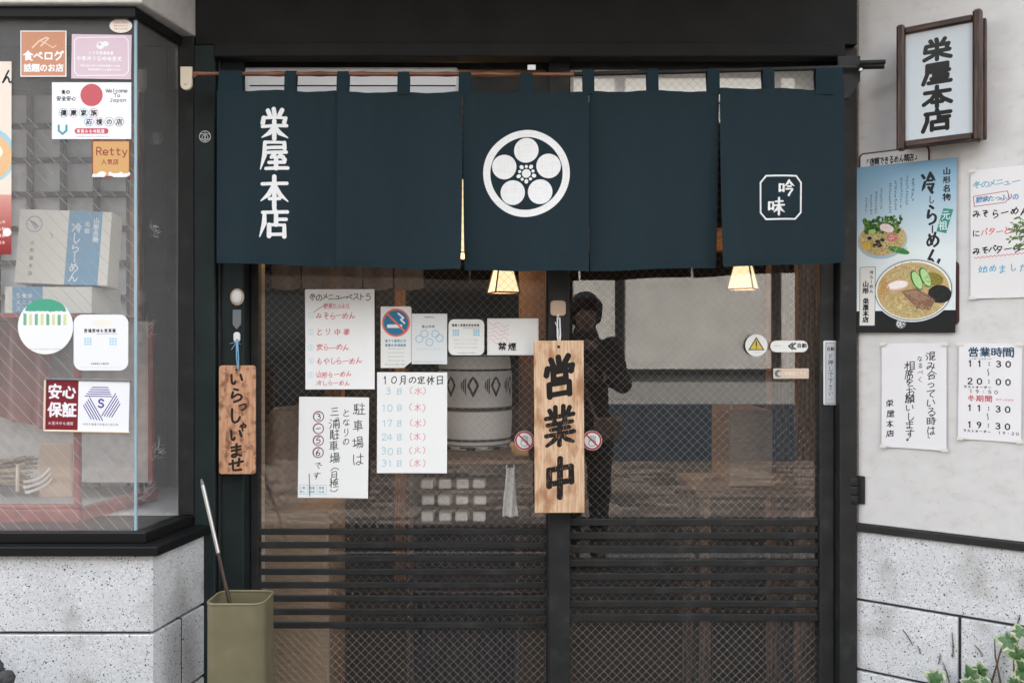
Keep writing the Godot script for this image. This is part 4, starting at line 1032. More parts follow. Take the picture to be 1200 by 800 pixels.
# ---------------------------------------------------------------- entrance curtain
func build_curtain():
	var d := 2.15
	var ry := P(0, 86, 2.16).y
	var rod := thing("curtain_pole", "thin brown bamboo pole carrying the indigo entrance curtain", "pole", Vector3(0, ry, -2.165))
	var ends := [P(226, 86.5, 2.165), P(672, 87, 2.165), P(1036, 78, 2.165)]
	var pts := []
	var rad := []
	for i in 37:
		pts.append(ends[0].lerp(ends[1], i / 36.0))
		rad.append(0.0052 + (0.0016 if i % 4 == 0 else 0.0))
	part(rod, "bamboo_cane", tube(pts, rad, 10), M.bamboo, Vector3.ZERO)
	part(rod, "cane_end", tube([ends[1] + Vector3(0.001, 0, 0), ends[2]], 0.0056, 10), M.black_metal, Vector3.ZERO)
	var c := thing("entrance_curtain", "deep indigo cotton entrance curtain with white crest and brush lettering", "curtain", Vector3(0.04, 1.56, -d))
	var panels := [[254, 395, 254, 393, 308, 312, 0.0], [395.5, 542, 396, 540.5, 312, 316, 0.6], [542.5, 690, 544, 690, 316, 318, 0.4], [690.5, 843, 692, 840.5, 318, 313, 0.5], [843.5, 990, 845.5, 989, 313, 307, 0.7]]
	var cloth := lin(0.0195, 0.0340, 0.0410)
	var white := lin(0.84, 0.84, 0.845)
	var slub := slub_tex()
	for i in 5:
		var q: Array = panels[i]
		var cv := Canvas.new(148, 212, 3.5, cloth)
		if i == 0:
			for k in 4: cv.glyph("栄屋本店"[k], 53, [22, 60, 104, 143][k], 36, 38 if k < 3 else 37, 5.0, white, 1.0)
		elif i == 2:
			var e := Vector2(74.5, 96.5)
			cv.oval(e.x, e.y, 51, 51.5, white)
			cv.oval(e.x, e.y, 42.5, 43, cloth)
			for k in 5:
				var p := e + Vector2.from_angle(-PI / 2 + TAU * k / 5) * 27.4
				cv.oval(p.x, p.y, 14.4, 14.7, white)
			cv.oval(e.x, e.y, 5.2, 5.2, white)
			for k in 5:
				var f := -PI / 2 + TAU * (k + 0.5) / 5
				var p := e + Vector2.from_angle(f) * 9.4
				cv.oval(p.x, p.y, 2.7, 2.3, white, f)
				p = e + Vector2.from_angle(f + TAU / 10) * 8.2
				cv.oval(p.x, p.y, 1.9, 1.9, white, f)
		elif i == 4:
			var x := 48.0
			var y := 105.0
			cv.line([Vector2(x + 7, y), Vector2(x + 44, y), Vector2(x + 50, y + 8), Vector2(x + 50, y + 44), Vector2(x + 43, y + 52), Vector2(x + 7, y + 52), Vector2(x, y + 44), Vector2(x, y + 8), Vector2(x + 7, y)], 2.1, white)
			cv.glyph("吟", x + 22, y + 4.5, 20, 20, 2.6, white, 0.9)
			cv.glyph("味", x + 9, y + 26, 21, 21, 2.6, white, 0.9)
		var m := printed("curtain_cloth", cv, 0.95, 0.15)
		m.rim_enabled = true
		m.rim = 0.12
		m.rim_tint = 0.6
		m.detail_enabled = true
		m.detail_blend_mode = BaseMaterial3D.BLEND_MODE_MUL
		m.detail_uv_layer = BaseMaterial3D.DETAIL_UV_1
		m.detail_albedo = slub
		var ph := i * 1.7
		var top: float = 105.0 + [0.5, 2, 2.5, 1.0, -2][i]
		var mesh := sheet(func(u, v):
			var px := lerpf(lerpf(q[0], q[2], v * v * v), lerpf(q[1], q[3], v * v * v), u)
			var sag: float = sin(u * TAU) * sin(u * TAU) * 1.6 * (1.0 - v)
			var py: float = lerpf(top + sag, lerpf(q[4], q[5], u) + 0.5 * sin(u * 9.0 + ph), v)
			var z: float = 0.016 * sin(u * 5.2 + ph + v * 0.5) * (0.25 + 0.75 * v) + 0.005 * sin(u * 13.0 + ph * 2.0 - v) * v + 0.007 * v * cos(u * TAU) * q[6]
			z += 0.0014 * sin(u * 40.0 + 6.0 * v + ph) * exp(-v * 5.0)
			return P(px, py, d) + Vector3(0, 0, z) - Vector3(0.04, 1.56, -d), 44, 40, 0.0012)
		var pn := part(c, "cloth_panel", mesh, m, Vector3(0.04, 1.56, -d))
		if i == 0: pn.set_meta("label", "curtain panel lettered 栄屋本店 in white")
		if i == 2: pn.set_meta("label", "curtain panel with the round white plum crest")
		if i == 4: pn.set_meta("label", "curtain panel with small white framed stamp")
		# sewn hem along the foot
		part(c, "hem", sheet(func(u, v):
			var px := lerpf(q[2] + 0.3, q[3] - 0.3, u)
			var py: float = lerpf(q[4], q[5], u) + 0.5 * sin(u * 9.0 + ph) - 7.0 + v * 7.2
			var vv: float = 1.0 - (1.0 - v) * 0.033
			var z: float = 0.016 * sin(u * 5.2 + ph + vv * 0.5) * (0.25 + 0.75 * vv) + 0.005 * sin(u * 13.0 + ph * 2.0 - vv) * vv + 0.007 * vv * cos(u * TAU) * q[6]
			return P(px, py, d) + Vector3(0, 0, z + 0.0016 + 0.0004 * sin(u * 160.0)) - Vector3(0.04, 1.56, -d), 60, 2, 0.0006), M.curtain_plain if M.has("curtain_plain") else plain_cloth(), Vector3(0.04, 1.56, -d))
	# loops over the pole
	for t in [[254, 283], [332, 346], [393.5, 408], [465, 479.5], [537, 552.5], [609.5, 624.5], [683, 697], [758.5, 772.5], [829.5, 844.5], [895, 909], [957, 990]]:
		var a := P(t[0], 108, d - 0.002)
		var b := P(t[1], 108, d - 0.002)
		var cy: float = ry - (t[0] - 254) * 0.00001 * (1.5 if t[0] < 680 else -1.0)
		var prof := [Vector2(0.012, a.y - cy - 0.004), Vector2(0.0095, -0.012)]
		for k in 9: prof.append(Vector2(cos(PI * k / 8.0), sin(PI * k / 8.0)) * 0.0082 + Vector2(0, 0.0))
		prof.append_array([Vector2(-0.0075, -0.012), Vector2(0.004, a.y - cy - 0.004)])
		var np := prof.size() - 1
		part(c, "loop", sheet(func(u, v):
			var f: float = v * np
			var k := mini(int(f), np - 1)
			var p: Vector2 = prof[k].lerp(prof[k + 1], f - k)
			return Vector3((u - 0.5) * (b.x - a.x) * (1.0 - 0.1 * sin(v * PI)), p.y, p.x + 0.0008 * sin(u * 14.0 + t[0])), 6, np, 0.0009), plain_cloth(), Vector3((a.x + b.x) / 2, cy, -2.165))
	# bracket, clip and hook that hold the pole
	var br := thing("pole_bracket", "black metal bracket holding the curtain pole against the plaster wall", "bracket", P(1000, 88, 2.17))
	var e := P(1000, 88, 2.17)
	part(br, "plate", prism(PackedVector2Array([Vector2(-0.035, 0.052), Vector2(0.022, 0.052), Vector2(0.022, -0.012), Vector2(-0.006, -0.055), Vector2(-0.035, -0.060)]), 0.012, 0.001), M.black_metal, e + Vector3(0, 0, -0.02))
	part(br, "peg", tube([P(1008, 73.5, 2.155), P(1038, 72.5, 2.14)], 0.0062, 12), M.black_metal, Vector3.ZERO)
	part(br, "bolt", lathe([Vector2(0, 0.004), Vector2(0.004, 0.0035), Vector2(0.0055, 0.002), Vector2(0.0055, 0), Vector2(0, 0)], 12), M.steel, P(1009, 82, 2.155), Basis(Vector3.RIGHT, PI / 2))
	var cl := part(self, "curtain_clip", cbox(Vector3(0.0205, 0.013, 0.004), 0.001), M.white_plastic, P(623, 79, 2.15))
	tag(cl, "tiny white clip on top of a loop of the indigo curtain", "clip")
	var hk := thing("pole_hook", "small ivory plastic hook beside the end of the bamboo pole", "hook", P(219, 93, 2.16))
	var hp := P(219, 93, 2.16)
	var shape := PackedVector2Array()
	shape.append_array([Vector2(0.0145, 0.03), Vector2(-0.0145, 0.03)])
	for k in 9: shape.append(Vector2(-cos(PI * k / 8.0) * 0.0145, -0.014 - sin(PI * k / 8.0) * 0.0145))
	part(hk, "plate", prism(shape, 0.008, 0.001), M.ivory, hp)
	part(hk, "peg", tube([hp + Vector3(0.008, 0, 0.004), hp + Vector3(0.022, 0.012, -0.004)], 0.004, 8), M.bamboo, Vector3.ZERO)
	part(hk, "screw", lathe([Vector2(0, 0.0016), Vector2(0.0025, 0.001), Vector2(0.003, 0), Vector2(0, 0)], 10), M.steel, hp + Vector3(-0.001, -0.014, 0.008), Basis(Vector3.RIGHT, PI / 2))

func slub_tex() -> ImageTexture:   # uneven cotton threads, warp and weft
	var r := RandomNumberGenerator.new()
	r.seed = 15
	var im := Image.create(1024, 1024, false, Image.FORMAT_RGB8)
	im.fill(Color(0.97, 0.97, 0.97))
	for k in 5200:
		var g := r.randf_range(0.91, 1.0)
		var l := r.randi_range(20, 160)
		if k % 2: im.fill_rect(Rect2i(r.randi_range(0, 1023), r.randi_range(0, 1023), 2, l), Color(g, g, g))
		else: im.fill_rect(Rect2i(r.randi_range(0, 1023), r.randi_range(0, 1023), l, 2), Color(g, g, g))
	return ImageTexture.create_from_image(im)

func plain_cloth() -> StandardMaterial3D:
	if M.has("curtain_plain"): return M.curtain_plain
	var m := mat("curtain_plain", Color.WHITE, 0.95, 0.0, 0.15)
	grain(m, noise_tex(0.014, [[0.0, lin(0.0155, 0.0295, 0.0365)], [1.0, lin(0.0195, 0.0340, 0.0410)]], 256, 5), Vector3(3, 3, 3))
	return m

# ---------------------------------------------------------------- papers and stickers on the doors
const INK := Color(0.10, 0.10, 0.11)
const RED := Color(0.80, 0.36, 0.40)
const TEAL := Color(0.50, 0.72, 0.78)
const SHEET := Color(0.925, 0.925, 0.92)

# a flat sheet or sticker filling a rectangle of the facade at depth d
func posted(called: String, label: String, category: String, r: Rect2, d: float, c: Canvas, shape := "paper", tilt := 0.0, lift := 0.003, rough := 0.7) -> Node3D:
	var a := P(r.position.x, r.position.y, d)
	var b := P(r.end.x, r.end.y, d)
	var w := b.x - a.x
	var h := a.y - b.y
	var mesh: Mesh
	if shape == "paper": mesh = paper(w, h, lift, int(r.position.x), tilt)
	elif shape == "round": mesh = prism(ellipse(w / 2, h / 2, 40), 0.0006)
	elif shape == "soft": mesh = prism(rounded(w, h, minf(w, h) * 0.16), 0.0006)
	elif shape == "pill": mesh = prism(rounded(w, h, h * 0.495), 0.0006)
	elif shape == "notched": mesh = prism(PackedVector2Array([Vector2(-w / 2, -h / 2), Vector2(w * 0.25, -h / 2), Vector2(w / 2, -h * 0.40), Vector2(w / 2, h * 0.47), Vector2(w * 0.45, h / 2), Vector2(-w / 2, h / 2)]), 0.0006)
	else: mesh = prism(PackedVector2Array([Vector2(-w / 2, -h / 2), Vector2(w / 2, -h / 2), Vector2(w / 2, h / 2), Vector2(-w / 2, h / 2)]), 0.0006)
	var o := part(self, called, mesh, printed(called + "_print", c, rough), (a + b) / 2, Basis.IDENTITY if shape == "paper" else Basis(Vector3.BACK, tilt))
	tag(o, label, category)
	return o


func build_door_notices():
	var d := 2.316
	var c := Canvas.new(81, 117, 6, SHEET)
	c.across("冬のメニューベスト5", 5, 5, 8.2, 7.2, 0.75, INK, 0.0, 0.25)
	c.across("野菜たっぷり", 22, 16.5, 5.0, 5.0, 0.55, RED, 0.0, 0.1)
	c.line([Vector2(22, 22.5), Vector2(52, 21.5)], 0.4, RED)
	c.line([Vector2(22, 19), Vector2(12, 25), Vector2(10, 27)], 0.5, INK)
	var rows := ["みそらーめん", "とり中華", "炭らーめん", "もやしらーめん", "山形らーめん"]
	for i in 5:
		var y: float = [26.5, 46, 64, 79.5, 96][i]
		c.ring(6.5, y + 4, 3.2, 0.4, TEAL.lightened(0.35))
		c.glyph("12345"[i], 5, y + 2, 3, 4, 0.4, TEAL.lightened(0.35))
		c.across(rows[i], 12.5, y, 8.0 if i != 4 else 7.0, 10.5 if i == 1 else 7.6 if i < 4 else 6.8, 0.75, RED, 0.2, 0.25)
	c.across("冷しらーめん", 12.5, 106, 6.5, 6.6, 0.6, RED, 0.2, 0.2)
	posted("menu_paper", "white paper listing five winter noodle dishes in red pen", "paper", Rect2(358, 339, 81, 117), d, c, "paper", 0.004, 0.004)

	c = Canvas.new(82, 118, 6, SHEET)
	c.down("駐車場は", 63, 7, 14, 19.5, 0.9, INK, 0.3, 0.35)
	c.down("となりの", 51, 14, 9, 11.2, 0.75, INK, 0.2, 0.25)
	c.down("三浦駐車場", 36, 11, 12, 13.4, 0.9, INK, 0.3, 0.35)
	c.down("︵月極︶", 37, 78, 10.5, 9.0, 0.8, INK, 0.2, 0.2)
	for i in 4:
		var y: float = [23.0, 37.0, 51.0, 65.0][i]
		c.ring(23, y, 6.0, 1.0, Color(0.62, 0.25, 0.30))
		c.ring(23.4, y + 0.3, 5.6, 0.4, INK)
		c.glyph("3一56"[i], 19.5, y - 4, 7, 8, 0.9, INK, 0.0, 0.2)
	c.down("です", 18, 76, 9, 12, 0.7, INK, 0.2, 0.4)
	for i in 3: c.frame(1.5 + i * 11, 103, 9.5, 11, 0.35, TEAL)
	for i in 3:
		for k in 2: c.small_print(2.5 + i * 11, 105 + k * 4.5, 7, 3, TEAL.darkened(0.2))
	c.line([Vector2(13, 90), Vector2(14, 116)], 0.9, Color(0.45, 0.25, 0.45))
	posted("parking_paper", "white paper with black handwritten columns about the parking lot and red rings", "paper", Rect2(350, 465, 82, 118), d, c, "paper", -0.012, 0.005)

	c = Canvas.new(82, 118, 6, SHEET)
	c.across("10月の定休日", 4.5, 4.5, 9.6, 10.6, 1.0, INK, 0.2, 0.25)
	for i in 6:
		var y: float = [17.0, 36.5, 54.5, 71.0, 87.0, 101.5][i]
		c.across(["3", "10", "17", "24", "30", "31"][i], 9.0 if i == 0 else 4.0, y + 1, 8.5, 7.0, 0.65, TEAL, 0.0, 0.2)
		c.glyph("日", 22.5, y + 1.5, 7, 7.5, 0.65, TEAL, 0.0, 0.15)
		c.across("(火)" if i == 4 else "(水)", 35, y, 9, 8.0, 0.65, RED.lightened(0.15), 0.0, 0.2)
	posted("closing_days_paper", "white paper listing the October closing days in blue and red pen", "paper", Rect2(442, 436, 82, 118), d, c, "paper", -0.003, 0.004)

	c = Canvas.new(35, 70, 9, Color(0.88, 0.88, 0.87))
	c.oval(17.5, 18.5, 16, 16, Color(0.86, 0.42, 0.36))
	c.oval(17.5, 18.5, 14, 14, Color(0.18, 0.46, 0.60))
	c.rect(7.5, 20.5, 17, 4, Color(0.9, 0.9, 0.9))
	c.line([Vector2(27, 19), Vector2(23, 15), Vector2(26, 13), Vector2(20, 8)], 2.0, Color(0.9, 0.9, 0.9))
	c.line([Vector2(7.5, 8.5), Vector2(27.5, 28.5)], 2.2, Color(0.86, 0.42, 0.36))
	for k in 2: c.small_print(5, 37.5 + k * 5, 25, 3.2, Color(0.25, 0.5, 0.62))
	for k in 4: c.small_print(8, 47.5 + k * 4.5, 19, 1.4, Color(0.5, 0.5, 0.5))
	c.small_print(5, 65, 24, 1.8, Color(0.4, 0.4, 0.4))
	posted("no_smoking_sticker", "tall white sticker with blue disc and crossed-out cigarette", "sticker", Rect2(446, 359, 36, 72), d, c, "notched", 0.0, 0.0, 0.4)

	c = Canvas.new(42, 60, 8, Color(0.86, 0.87, 0.87))
	c.small_print(15, 3, 12, 2.2, Color(0.45, 0.45, 0.45))
	c.small_print(12, 13.5, 17, 3.6, Color(0.3, 0.33, 0.36))
	for p in [Vector2(9, 30), Vector2(21, 34), Vector2(33, 29), Vector2(15, 24), Vector2(28, 24)]: c.ring(p.x, p.y, 4.2, 1.2, Color(0.62, 0.76, 0.82))
	c.small_print(6, 41, 28, 1.8, Color(0.6, 0.74, 0.8))
	c.small_print(3, 56.5, 36, 1.6, Color(0.5, 0.5, 0.5))
	posted("flyer", "small pale flyer with faint blue rings taped to the door", "flyer", Rect2(482.5, 367.5, 41.5, 59), d, c, "paper", 0.0, 0.0025)

	c = Canvas.new(42, 42, 8, Color(0.90, 0.90, 0.89))
	c.small_print(4, 5.5, 34, 3.0, Color(0.08, 0.08, 0.1))
	c.small_print(17, 9.6, 20, 1.4, Color(0.3, 0.3, 0.3))
	for p in [Vector2(5, 12), Vector2(29, 12)]:
		for i in 9: c.rect(p.x + (i % 3) * 2.7, p.y + (i / 3) * 2.7, 2.1, 2.1, Color(0.55, 0.76, 0.86))
	for k in 3: c.small_print(6, 23 + k * 4.5, 30, 2.4, Color(0.80, 0.81, 0.81))
	c.small_print(10, 38.5, 22, 1.5, Color(0.4, 0.4, 0.4))
	posted("dealer_sticker", "small white round-cornered sticker with two pale blue squares", "sticker", Rect2(525.5, 374, 42, 42), d, c, "soft", 0.0, 0.0, 0.4)

	c = Canvas.new(60, 43, 8, Color(0.90, 0.90, 0.89))
	for k in 5:
		var w := []
		for i in 14: w.append(Vector2(3 + i * 1.7, 5 + k * 5.2 + sin(i * 0.8 + k) * 2.0 + i * 0.35))
		c.line(w, 0.6, Color(0.93, 0.62, 0.68))
	c.across("禁煙", 13, 28.5, 9, 11.5, 1.3, INK)
	c.frame(1, 1, 58, 41, 0.4, Color(0.75, 0.78, 0.8))
	posted("smoking_ban_sticker", "white sticker with pink wavy smoke lines and two black characters", "sticker", Rect2(571, 373, 60, 43), d, c, "flat", 0.0, 0.0, 0.4)

	for x in [614.5, 694.0]:
		c = Canvas.new(22, 22, 12, Color(0.88, 0.88, 0.88))
		c.ring(11, 11, 9.6, 2.0, Color(0.68, 0.24, 0.26))
		for f in 4: c.line([Vector2(8.0 + f * 2.0, 13), Vector2(8.0 + f * 2.1, 6.0 + absf(f - 1.5) * 0.8)], 1.5, Color(0.35, 0.36, 0.38))
		for f in 4: c.line([Vector2(8.0 + f * 2.0, 13), Vector2(8.0 + f * 2.1, 6.4 + absf(f - 1.5) * 0.8)], 0.7, Color(0.88, 0.88, 0.88))
		c.oval(11, 14, 4.2, 3.6, Color(0.35, 0.36, 0.38))
		c.oval(11, 14, 3.6, 3.0, Color(0.88, 0.88, 0.88))
		c.line([Vector2(4.6, 4.6), Vector2(17.4, 17.4)], 1.7, Color(0.68, 0.24, 0.26))
		posted("hand_sticker", ["round red-ringed hand sticker half hidden by the wooden open sign", "round red-ringed hand sticker on the glass beside the wooden open sign"][0 if x < 650 else 1], "sticker", Rect2(x - 11.5, 504.5, 23, 23), 2.316 if x < 650 else 2.299, c, "round", 0.0, 0.0, 0.4)

	d = 2.300
	c = Canvas.new(27, 27, 12, Color(0.86, 0.86, 0.85))
	c.poly(PackedVector2Array([Vector2(13.5, 3), Vector2(23.5, 19.5), Vector2(3.5, 19.5)]), Color(0.08, 0.08, 0.08))
	c.poly(PackedVector2Array([Vector2(13.5, 5.6), Vector2(21.4, 18.4), Vector2(5.6, 18.4)]), Color(0.80, 0.70, 0.30))
	c.line([Vector2(13.5, 9), Vector2(13.5, 14)], 1.6, Color(0.08, 0.08, 0.08))
	c.oval(13.5, 16.6, 0.9, 0.9, Color(0.08, 0.08, 0.08))
	c.small_print(9, 21.5, 9, 1.4, Color(0.3, 0.3, 0.3))
	posted("warning_sticker", "round white sticker with a yellow warning triangle", "sticker", Rect2(873.5, 391.5, 26, 26), d, c, "round", 0.0, 0.0, 0.4)

	c = Canvas.new(44, 15, 10, Color(0.88, 0.88, 0.87))
	c.small_print(4, 6, 7, 1.6, Color(0.4, 0.4, 0.4))
	for k in 2: c.line([Vector2(26 + k * 3.4, 3.4), Vector2(21.5 + k * 3.4, 7.3), Vector2(26 + k * 3.4, 11.2)], 1.8, Color(0.1, 0.12, 0.14))
	c.across("自動", 31, 3.6, 5.6, 6.0, 0.8, Color(0.1, 0.12, 0.14))
	posted("automatic_door_sticker", "white pill-shaped sticker with black double arrow", "sticker", Rect2(903, 399, 44, 13.5), d, c, "pill", 0.0, 0.0, 0.4)

	c = Canvas.new(41, 12, 10, Color(0.80, 0.72, 0.64))
	c.oval(6, 6, 4.5, 4.2, Color(0.28, 0.42, 0.50))
	c.oval(8, 6.2, 3.2, 2.8, Color(0.80, 0.72, 0.64))
	c.small_print(13, 3.8, 25, 4.0, Color(0.86, 0.82, 0.78))
	posted("strip_sticker", "small beige strip sticker with a blue crescent mark", "sticker", Rect2(906.5, 431.5, 41.5, 12), d, c, "flat", 0.0, 0.0, 0.4)

	# push plate on the stile of the second door
	c = Canvas.new(13, 73, 9, Color(0.72, 0.73, 0.75))
	c.frame(1, 1.2, 11, 70.6, 0.5, Color(0.45, 0.46, 0.48))
	c.across("自動", 1.9, 6, 4.4, 4.8, 0.5, INK)
	c.down("ド押して下さい", 3.4, 14, 6.4, 7.2, 0.55, INK)
	c.small_print(3, 67, 7, 1.4, Color(0.4, 0.4, 0.4))
	var a := P(966, 473.5, 2.287)
	var b := P(979.5, 400, 2.287)
	var pl := thing("door_switch", "narrow grey push plate with vertical writing on the door stile", "switch", (a + b) / 2)
	part(pl, "housing", prism(rounded(b.x - a.x + 0.004, b.y - a.y + 0.004, 0.004), 0.004, 0.001), M.white_plastic, (a + b) / 2 + Vector3(0, 0, -0.0009))
	part(pl, "plate", prism(rounded(b.x - a.x - 0.002, b.y - a.y - 0.002, 0.003), 0.002, 0.0004), printed("switch_print", c, 0.4), (a + b) / 2 + Vector3(0, 0, 0.0032))

	# wooden OPEN board hung from a stick-on hook
	c = Canvas.new(58, 200, 6, lin(0.48, 0.285, 0.165))
	var nz := FastNoiseLite.new()
	nz.seed = 3; nz.frequency = 0.03; nz.fractal_octaves = 5
	for y in c.im.get_height():
		for x in c.im.get_width():
			var g := nz.get_noise_2d(x * 1.6 + 12.0 * nz.get_noise_2d(x * 0.2, y * 0.06), y * 0.10)
			var k := nz.get_noise_2d(x * 0.25 + 900, y * 0.12)
			var col := lin(0.54, 0.345, 0.21).lerp(lin(0.68, 0.485, 0.33), clampf(g * 1.6 + 0.5, 0, 1)).lerp(lin(0.33, 0.155, 0.075), clampf(k * 1.5 - 0.05, 0, 0.85))
			c.im.set_pixel(x, y, col)
	c.oval(29, 7.2, 1.7, 1.7, Color(0.03, 0.02, 0.02))
	var bk := Color(0.085, 0.075, 0.07)
	c.glyph("営", 10.5, 18, 38, 46, 6.6, bk, 0.4, 0.3)
	c.glyph("業", 10.5, 76, 38, 46, 5.4, bk, 0.4, 0.3)
	c.glyph("中", 11.5, 136, 36, 46, 6.8, bk, 0.4, 0.3)
	for k in 260:   # paint flaked off along the grain
		var q := Vector2(c.rng.randf_range(12, 48), c.rng.randf_range(85, 190))
		c.line([q, q + Vector2(c.rng.randf_range(-0.2, 0.2), c.rng.randf_range(0.8, 4.0))], c.rng.randf_range(0.15, 0.4), lin(0.46, 0.25, 0.14))
	a = P(626, 599.5, 2.252)
	b = P(684, 399, 2.252)
	var o := thing("open_sign", "tall weathered wooden board with three black painted characters hanging between the doors", "sign", Vector3((a.x + b.x) / 2, a.y, a.z))
	part(o, "board", cbox(Vector3(b.x - a.x, b.y - a.y, 0.016), 0.0012), printed("open_board", c, 0.7), (a + b) / 2 + Vector3(0, 0, 0.008), Basis(Vector3.BACK, 0.006))
	var hole := P(655, 406.5, 2.2505)
	var hook := P(654, 372, 2.262)
	part(o, "cord", tube([hole, hole + Vector3(-0.004, 0.03, 0.002), hook + Vector3(-0.002, 0.0, 0.004), hook + Vector3(0.004, 0.0, 0.004), hole + Vector3(0.004, 0.03, 0.002), hole + Vector3(0.0005, 0, 0)], 0.0019, 8), M.cord_white, Vector3.ZERO)
	part(o, "cord", tube([hook + Vector3(-0.008, -0.012, 0.004), hook + Vector3(0, -0.03, 0.006), hook + Vector3(0.003, -0.055, 0.004)], 0.0012, 6), M.cord_white, Vector3.ZERO)
	var hk := thing("adhesive_hook", "tan square stick-on hook holding the wooden open board", "hook", hook)
	part(hk, "pad", prism(rounded(0.041, 0.041, 0.010), 0.005, 0.001), M.tan_plastic, P(654, 361, 2.277))
	part(hk, "prong", tube([hook + Vector3(0, 0.006, -0.012), hook + Vector3(0, -0.004, 0.0), hook + Vector3(0, 0.001, 0.009), hook + Vector3(0, 0.006, 0.011)], 0.0025, 8), M.white_plastic, Vector3.ZERO)

	# welcome board on the jamb
	c = Canvas.new(43, 127, 7, Color.WHITE)
	for y in c.im.get_height():
		for x in c.im.get_width():
			var g := nz.get_noise_2d(x * 1.3 + 300, y * 0.12 + 8.0 * nz.get_noise_2d(x * 0.1, y * 0.1))
			var k := nz.get_noise_2d(x * 0.35 + 70, y * 0.3 + 40)
			c.im.set_pixel(x, y, lin(0.48, 0.245, 0.14).lerp(lin(0.60, 0.34, 0.205), clampf(g * 1.5 + 0.5, 0, 1)).lerp(lin(0.17, 0.07, 0.038), clampf(k * 1.5, 0, 0.8)))
	c.oval(21, 5, 1.4, 1.4, Color(0.02, 0.02, 0.02))
	for i in 8:
		c.glyph("いらっしゃいませ"[i], [11, 11, 21, 10, 22, 11, 12, 11][i], [8, 26, 39, 49, 63, 73, 91, 107][i], [20, 20, 14, 18, 13, 19, 17, 19][i], [16, 17, 14, 19, 14, 17, 17, 17][i], 2.0 if i in [2, 4] else 2.8, Color(0.13, 0.10, 0.09), 0.35, 0.25)
	a = P(257.5, 555, 2.246)
	b = P(300, 428, 2.246)
	o = thing("welcome_sign", "small reddish wooden board with vertical black kana hanging on the door jamb", "sign", Vector3((a.x + b.x) / 2, a.y, a.z))
	part(o, "board", prism(rounded(b.x - a.x, b.y - a.y, 0.008), 0.010, 0.0015), printed("welcome_board", c, 0.55), (a + b) / 2 + Vector3(0, 0, 0.0))
	hole = P(278.5, 433, 2.235)
	hook = P(277.5, 398, 2.246)
	part(o, "string", tube([hole, hole + Vector3(-0.002, 0.03, 0.004), hook + Vector3(-0.001, 0, 0.003), hook + Vector3(0.002, 0.002, 0.003), hole + Vector3(0.003, 0.03, 0.004), hole + Vector3(0.001, 0, 0)], 0.0016, 8), M.cord_blue, Vector3.ZERO)
	for k in 4: part(o, "knot_end", tube([hook + Vector3(0, -0.006, 0.005), hook + Vector3([-0.016, 0.012, -0.012, 0.004][k], [-0.010, -0.012, -0.026, -0.03][k], 0.009)], 0.0009, 5), M.cord_blue, Vector3.ZERO)
	hk = thing("suction_hook", "oval white suction cup with grey plastic hook holding the welcome board", "hook", P(278, 348, 2.26))
	var e := P(278, 348, 2.258)
	part(hk, "rim", prism(ellipse(0.0185, 0.0225, 28), 0.004, 0.001), M.tan_plastic, e)
	part(hk, "cup", lathe([Vector2(0, 0.006), Vector2(0.008, 0.0055), Vector2(0.0135, 0.003), Vector2(0.0148, 0.0), Vector2(0, 0)], 24), M.white_plastic, e + Vector3(0, 0, 0.004), Basis(Vector3.RIGHT, PI / 2).scaled_local(Vector3(1, 1, 1.25)))
	part(hk, "hook_body", prism(PackedVector2Array([Vector2(-0.011, 0.025), Vector2(0.011, 0.025), Vector2(0.011, -0.014), Vector2(0.0, -0.028), Vector2(-0.011, -0.014)]), 0.007, 0.001), M.grey_plastic, P(278, 374, 2.258))
	part(hk, "clasp", prism(rounded(0.017, 0.027, 0.008), 0.009, 0.002), M.white_plastic, P(278, 395, 2.256))

